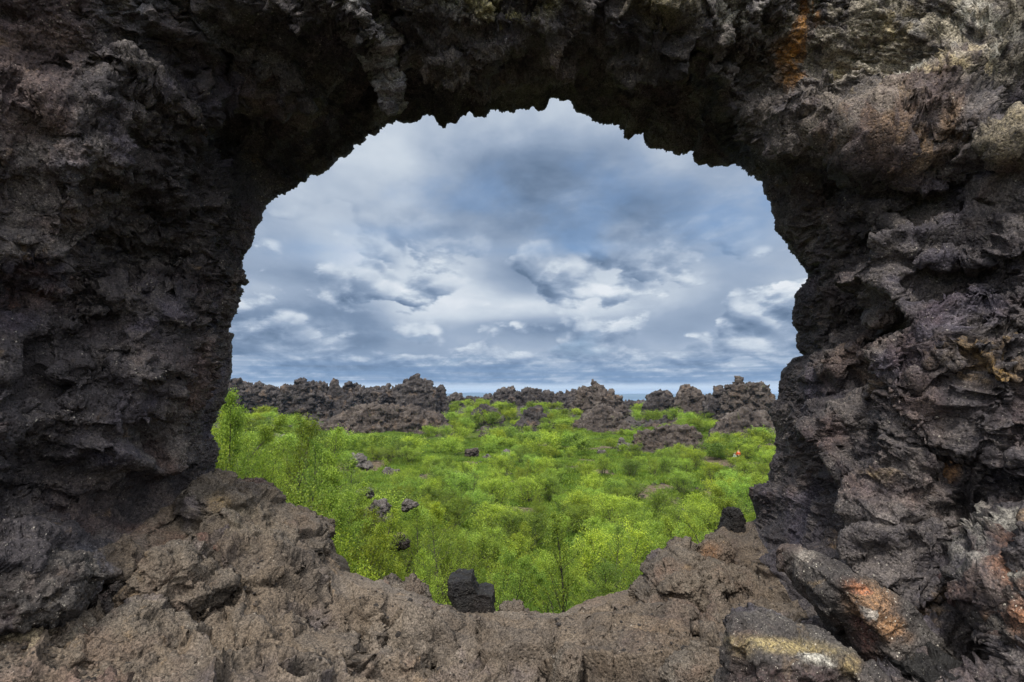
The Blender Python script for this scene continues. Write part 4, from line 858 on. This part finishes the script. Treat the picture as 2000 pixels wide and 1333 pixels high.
near_tree(1250, 1050, 20.0, 3, 'dense birch behind the blunt boulder of the sill')
near_tree(1340, 1000, 25.0, 1, 'bright birch left of the small rock pinnacle')
near_tree(1435, 960, 27.0, 0, 'birch with a bare white stem above the small rock pinnacle', wood=None)
# scattered scrub: the nearest 270 as things, the rest as one mass
CLEAR = [(915, 925, 60, 9), (1130, 913, 75, 9), (960, 905, 25, 10), (840, 903, 30, 8), (700, 905, 22, 10), (752, 888, 16, 8), (922, 886, 14, 10), (990, 890, 16, 10), (1217, 875, 14, 10), (1310, 872, 82, 26), (1175, 885, 9, 7), (1180, 850, 75, 22), (770, 855, 60, 12), (545, 865, 10, 9), (1000, 845, 60, 7), (742, 1000, 22, 24), (780, 1060, 20, 16), (715, 962, 16, 9), (1455, 905, 0, 0), (1432, 886, 11, 9), (970, 848, 30, 8)]
cand = []
g = np.random.default_rng(77)
for (d0, d1, sp) in ((12, 30, 1.8), (30, 55, 2.5), (55, 90, 3.0), (90, 152, 3.4), (152, 215, 3.6)):
    cells = {}; n = int((1.1 if d0 < 30 else 1.85) * (d1 ** 2 - d0 ** 2) / 2 / sp ** 2 * 9)
    ys = np.sqrt(g.uniform(d0 ** 2, d1 ** 2, n)); az = g.uniform(-.57, .52, n) if d0 < 30 else g.uniform(-.95, .90, n); xs = az * ys
    zz = zg(xs, ys); P = np.stack([xs, ys, zz], -1); qx, qy = proj(P); fb = fbm(np.c_[xs, ys] / 7.0, 66, 4); fr = fbm(np.c_[xs, ys] / 16, 31, 4)
    for k in range(n):
        x, y = xs[k], ys[k]; ci = (int(x // sp), int(y // sp)); ok = True
        if y > 34 and fb[k] > .57: continue
        if 12 < y < 20.5 and 985 < qx[k] < 1165: continue
        if y > 118 and (fb[k] > .53 if y < 150 else fb[k] > .47): continue
        if y > 135 and fr[k] > .56: continue
        if y > 106 and (qx[k] < 880 and qx[k] > 585 or 1105 < qx[k] < 1245 and y > 122 or 1385 < qx[k] < 1530 and y > 112): continue
        for (a_, b_, c_, d_) in CLEAR:
            if c_ and ((qx[k] - a_) / (c_ + 10)) ** 2 + ((qy[k] - b_) / (d_ + 4)) ** 2 < 1: ok = False; break
        if not ok: continue
        for (a_, b_, c_) in occupied:
            if (x - a_) ** 2 + (y - b_) ** 2 < c_ ** 2: ok = False; break
        if not ok: continue
        for i in (-1, 0, 1):
            for j in (-1, 0, 1):
                for (a_, b_) in cells.get((ci[0] + i, ci[1] + j), ()):
                    if (a_ - x) ** 2 + (b_ - y) ** 2 < sp ** 2: ok = False; break
        if not ok: continue
        cells.setdefault(ci, []).append((x, y)); cand.append((y, x, float(zz[k]), float(qx[k]), float(qy[k])))
cand.sort(key=lambda c: (not (370 < c[3] < 1560), c[0]))
def zone(px, Y):
    side = 'left of the black stone' if px < 860 else ('above the black stone' if px < 1000 else ('around the dark trunked birch' if px < 1180 else ('above the blunt boulder' if px < 1370 else 'beside the right wall')))
    return side
ridge_green = [(985, 153), (975, 155), (995, 152), (1050, 153), (1040, 155), (1062, 152), (930, 158), (918, 156), (940, 155), (1130, 156), (1122, 154), (1225, 128), (1215, 130), (1235, 127), (1300, 130), (1330, 131), (1350, 130), (1370, 132), (1392, 135),
    (1010, 144), (960, 146), (900, 147), (1085, 149), (880, 150), (1395, 117), (870, 128), (845, 129), (905, 140), (1100, 141), (1480, 112), (1500, 110), (700, 150)]
for (a_, Y_) in ridge_green:
    x_ = spot(a_, Y_); cand.append((Y_, x_, float(zg(x_, Y_)), float(a_), 800.0))
rest = []
band = {}
for k, (y, x, z, px, py) in enumerate(cand):
    top = y < 30
    h = g.uniform(2.0, 3.9) if y < 30 else (g.uniform(1.4, 3.3) if y < 60 else (g.uniform(1.2, 3.1) if y < 120 else g.uniform(1.6, 3.2)))
    if 12 <= y < 20 and px > 640: h *= .8
    if (k < 275 and 370 < px < 1560) or (y < 46 and not 370 < px < 1560):
        kind = 'birch' if (y < 26 or g.random() < .2) else 'bush'
        far_ = 'nearest' if y < 22 else ('low in the opening' if y < 34 else 'mid field')
        nm = 'birch_tree' if kind == 'birch' else 'birch_shrub'
        lab = ('young birch tree, ' if kind == 'birch' else 'rounded birch shrub, ') + (far_ + ' row, ' if far_ == 'nearest' else far_ + ', ') + zone(px, y)
        plant(kind, int(g.integers(4)), x, y, h * (1.1 if kind == 'birch' else 1), g.uniform(0, 6.28), nm, lab, 'birch tree' if kind == 'birch' else 'shrub', 'birch trees of the valley' if kind == 'birch' else 'birch shrubs of the valley', sx=g.uniform(.95, 1.4))
    else: rest.append((x, y, z, h, g.uniform(0, 6.28), int(g.integers(4)), g.uniform(1.0, 1.6)))
def mass(name, rest, protos, hh):
    A = np.array(rest); me = bpy.data.meshes.new(name); me.vertices.add(len(A)); me.vertices.foreach_set('co', A[:, :3].astype(np.float32).ravel())
    for nm, v in (('rot', A[:, 4]), ('sz', A[:, 3] / hh), ('wd', A[:, 3] / hh * A[:, 6]), ('pick', A[:, 5])):
        me.attributes.new(nm, 'FLOAT', 'POINT').data.foreach_set('value', v.astype(np.float32))
    o = mesh_obj(name, me); ng = bpy.data.node_groups.new(name, 'GeometryNodeTree')
    ng.interface.new_socket('Geometry', in_out='INPUT', socket_type='NodeSocketGeometry'); ng.interface.new_socket('Geometry', in_out='OUTPUT', socket_type='NodeSocketGeometry')
    G = NT(ng); gi = G.n('NodeGroupInput'); go = G.n('NodeGroupOutput'); jn = G.n('GeometryNodeJoinGeometry')
    def attr(a): return G.n('GeometryNodeInputNamedAttribute', dict(data_type='FLOAT'), Name=a).outputs[0]
    for k, po in enumerate(protos):
        oi = G.n('GeometryNodeObjectInfo', dict(transform_space='ORIGINAL')); oi.inputs['Object'].default_value = po; oi.inputs['As Instance'].default_value = True
        wd = attr('wd')
        ins = G.n('GeometryNodeInstanceOnPoints', None, Points=gi.outputs[0], Selection=G.m('COMPARE', attr('pick'), float(k), .3), Instance=oi.outputs['Geometry'],
                  Rotation=G.n('ShaderNodeCombineXYZ', None, Z=attr('rot')).outputs[0], Scale=G.n('ShaderNodeCombineXYZ', None, X=wd, Y=wd, Z=attr('sz')).outputs[0])
        ng.links.new(ins.outputs[0], jn.inputs[0])
    ng.links.new(jn.outputs[0], go.inputs[0]); o.modifiers.new('scatter', 'NODES').node_group = ng
    return o
far_obs = []
for i, (wm, lm) in enumerate(PROTO['far']):
    far_obs.append(bpy.data.objects.new('shrub_crown', lm))       # source of the far shrubs, not placed by itself
far = mass('birch_scrub', rest, far_obs, 1.9); tag(far, kind='stuff')
print('shrubs', len(cand), 'rest', len(rest))
# low heath and grass tufts filling the gaps between the shrubs
def tuft(seed):
    g = np.random.default_rng(seed); n = 150; r = g.uniform(0, .5, n) ** .7; a = g.uniform(0, 6.28, n); P = np.stack([r * np.cos(a), r * np.sin(a), g.uniform(0, .06, n)], -1)
    d = np.stack([g.normal(0, .35, n), g.normal(0, .35, n), g.uniform(.5, 1, n)], -1) * .22; s = np.cross(d, g.normal(0, 1, (n, 3))); s /= np.linalg.norm(s, axis=1)[:, None]; s *= .022
    V = np.stack([P - s, P + s, P + d + s * .2, P + d - s * .2], 1).reshape(-1, 3); m_ = np_mesh('tuft', V, np.arange(4 * n).reshape(n, 4), False)
    ca = m_.color_attributes.new('leafv', 'FLOAT_COLOR', 'POINT'); v = np.repeat(g.uniform(0, .35, n), 4); ca.data.foreach_set('color', np.stack([v, v, v, v * 0 + 1], -1).astype(np.float32).ravel()); m_.materials.append(M_LEAF); return bpy.data.objects.new('tuft', m_)
ys = np.sqrt(g.uniform(14 ** 2, 140 ** 2, 16000)); xs = g.uniform(-.57, .52, 16000) * ys; zz = zg(xs, ys); keep = fbm(np.c_[xs, ys] / 6.0, 44, 4) < .57
tf = [(xs[i], ys[i], zz[i], g.uniform(.9, 2.4), g.uniform(0, 6.28), int(g.integers(3)), g.uniform(.8, 1.5)) for i in np.where(keep)[0]]
tag(mass('ground_cover', tf, [tuft(1), tuft(2), tuft(3)], 1.0), kind='stuff')

def stone(seed):
    r_ = np.random.default_rng(seed); bm_ = bpy.data.meshes.new('stone'); import bmesh as B_; b_ = B_.new(); B_.ops.create_icosphere(b_, subdivisions=2, radius=.5)
    for v in b_.verts:
        v.co = v.co * (1 + .5 * (fbm(np.array([list(v.co * 2.2)]), seed, 3)[0] - .5)); v.co.z *= .75; v.co += Vector(r_.normal(0, .035, 3))
    b_.to_mesh(bm_); b_.free(); bm_.materials.append([M_CRAG, M_CRAGB, M_CRAG][seed % 3]); return bpy.data.objects.new('stone', bm_)
ys = np.sqrt(g.uniform(95 ** 2, 225 ** 2, 15000)); xs = g.uniform(-.57, .52, 15000) * ys; zz = zg(xs, ys)
keep = sstep(118, 150, ys + 30 * (fbm(np.c_[xs, ys] / 14, 5, 4) - .5)) * (fbm(np.c_[xs, ys] / 9, 93, 3) > .42) > .5
rb = [(xs[i], ys[i], zz[i] - .05, float(g.lognormal(-.75, .55)), g.uniform(0, 6.28), int(g.integers(3)), g.uniform(.9, 1.6)) for i in np.where(keep)[0]]
ys = np.sqrt(g.uniform(24 ** 2, 110 ** 2, 2600)); xs = g.uniform(-.57, .52, 2600) * ys; zz = zg(xs, ys); keep = fbm(np.c_[xs, ys] / 7.0, 66, 4) > .57
rb += [(xs[i], ys[i], zz[i], float(g.lognormal(-1.1, .5)), g.uniform(0, 6.28), int(g.integers(3)), g.uniform(.9, 1.6)) for i in np.where(keep)[0]]
tag(mass('rubble', rb, [stone(1), stone(2), stone(3)], 1.0), kind='stuff')

fm = floor_ob.data; nv = len(fm.vertices); fc = np.empty(nv * 3, np.float32); fm.vertices.foreach_get('co', fc); fc = fc.reshape(-1, 3)
ix = g.integers(0, nv, 26000); P = fc[ix]; dens = fbm(P[:, :2] * 2.6, 71, 4); gx, gy_ = proj(P)
ok = (P[:, 1] < 4.6) & (P[:, 1] > 1.2) & (gy_ > 960) & ((dens > .56) | (g.random(len(P)) < .03))
gv = [(P[i][0], P[i][1], P[i][2] + .001, float(np.clip(g.lognormal(-4.7, .5), .004, .045)), g.uniform(0, 6.28), int(g.integers(3)), g.uniform(.9, 1.5)) for i in np.where(ok)[0][:5200]]
def grit(seed, m_): o = stone(seed + 20); o.data.materials.clear(); o.data.materials.append(m_); o.name = 'grit'; return o
M_GRIT = rock_mat('grit', (.05, .04, .034), (.12, .098, .08), (.24, .20, .165), 2.0, .2)
tag(mass('gravel', gv, [grit(1, M_GRIT), grit(2, M_GRIT), grit(3, M_GREY)], 1.0), kind='stuff')

# ------------------------------------------------------------------ two walkers far down in the shrubs
def plain(name, c, r=.8):
    m, T = mat(name); co = T.n('ShaderNodeTexCoord').outputs['Object']; finish(T, T.mix(T.ramp(T.noise(co, 9, 4), .35, .65), rgb(*[q * .85 for q in c]), rgb(*c)), r); return m
SKIN = plain('skin', (.50, .32, .24), .6)
def skinned(name, joints, bones, m, parent=None):
    me = bpy.data.meshes.new(name); me.from_pydata([j[0] for j in joints], bones, []); o = bpy.data.objects.new(name, me); C.objects.link(o)
    md = o.modifiers.new('skin', 'SKIN'); md.use_smooth_shade = True
    for i, j in enumerate(joints): me.skin_vertices[0].data[i].radius = (j[1], j[1] * (j[2] if len(j) > 2 else 1)); me.skin_vertices[0].data[i].use_root = (i == 0)
    sb = o.modifiers.new('sub', 'SUBSURF'); sb.levels = 1; sb.render_levels = 1
    bake(o); o.data.materials.clear(); o.data.materials.append(m); o.parent = parent; return o
def person(px, py_top, Y, rz, jacket, trousers, hairc, label, stride=.18):
    x = spot(px, Y); z = float(at(px, py_top, Y)[2]) - 1.74
    e = empty('person', (x, Y, z), rz, label=label, cat='person')
    J = [((0, 0, .96), .15, .7), ((0, 0, 1.15), .13, .7), ((0, 0, 1.38), .15, .62), ((0, 0, 1.50), .055), ((0, -.01, 1.60), .088, 1.1), ((0, -.01, 1.69), .075, 1.1),
         ((.10, 0, .90), .085), ((.11, stride, .50), .062), ((.11, stride * .7, .09), .042), ((.11, stride * .7 + .15, .05), .035),
         ((-.10, 0, .90), .085), ((-.11, -stride * .5, .50), .062), ((-.11, -stride * 1.5, .12), .042), ((-.11, -stride * 1.5 + .14, .05), .035),
         ((.20, 0, 1.40), .06), ((.26, -.05, 1.12), .045), ((.27, .08, .90), .034), ((.27, .13, .82), .03),
         ((-.20, 0, 1.40), .06), ((-.26, .05, 1.12), .045), ((-.26, .18, .93), .034), ((-.26, .23, .86), .03)]
    B = [(0, 1), (1, 2), (2, 3), (3, 4), (4, 5), (0, 6), (6, 7), (7, 8), (8, 9), (0, 10), (10, 11), (11, 12), (12, 13), (2, 14), (14, 15), (15, 16), (16, 17), (2, 18), (18, 19), (19, 20), (20, 21)]
    skinned('body', J, B, SKIN, e)
    def sub(ids, bones, grow): return [(J[i][0], J[i][1] + grow) + tuple(J[i][2:]) for i in ids], [(ids.index(a), ids.index(b)) for a, b in bones]
    j, b = sub([0, 1, 2, 14, 15, 16, 18, 19, 20], [(0, 1), (1, 2), (2, 14), (14, 15), (15, 16), (2, 18), (18, 19), (19, 20)], .022); skinned('jacket', j, b, jacket, e)
    j, b = sub([0, 6, 7, 8, 10, 11, 12], [(0, 6), (6, 7), (7, 8), (0, 10), (10, 11), (11, 12)], .016); skinned('trousers', j, b, trousers, e)
    skinned('hair', [((0, -.035, 1.64), .085, 1.05), ((0, -.03, 1.73), .075, 1.05)], [(0, 1)], hairc, e)
    return e
person(1436, 879, 84, .3, plain('red_jacket', (.62, .09, .025)), plain('dark_trousers', (.03, .03, .04)), plain('fair_hair', (.45, .30, .12)), 'person in an orange red jacket walking among the shrubs at right')
person(1429, 883.5, 85, .5, plain('pale_jacket', (.62, .78, .74)), plain('grey_trousers', (.2, .22, .24)), plain('grey_cap', (.6, .62, .6)), 'person in a pale mint jacket beside the one in orange red')

# ------------------------------------------------------------------ air
def haze():
    x0, x1, y0, y1, z0, z1 = -12600, 12600, -12600, 12800, -75, 90
    V = [(x, y, z) for x in (x0, x1) for y in (y0, y1) for z in (z0, z1)]
    Fc = [(0, 1, 3, 2), (4, 6, 7, 5), (0, 4, 5, 1), (2, 3, 7, 6), (0, 2, 6, 4), (1, 5, 7, 3)]
    me = bpy.data.meshes.new('haze'); me.from_pydata(V, [], Fc); m = bpy.data.materials.new('haze'); m.use_nodes = True; m.node_tree.nodes.clear(); T = NT(m.node_tree)
    vol = T.n('ShaderNodeVolumePrincipled'); vol.inputs['Color'].default_value = rgb(.42, .62, .92); vol.inputs['Density'].default_value = 9e-5; vol.inputs['Anisotropy'].default_value = .2
    T.n('ShaderNodeOutputMaterial', None, Volume=vol.outputs[0]); return mesh_obj('haze', me, m, kind='stuff')
haze()
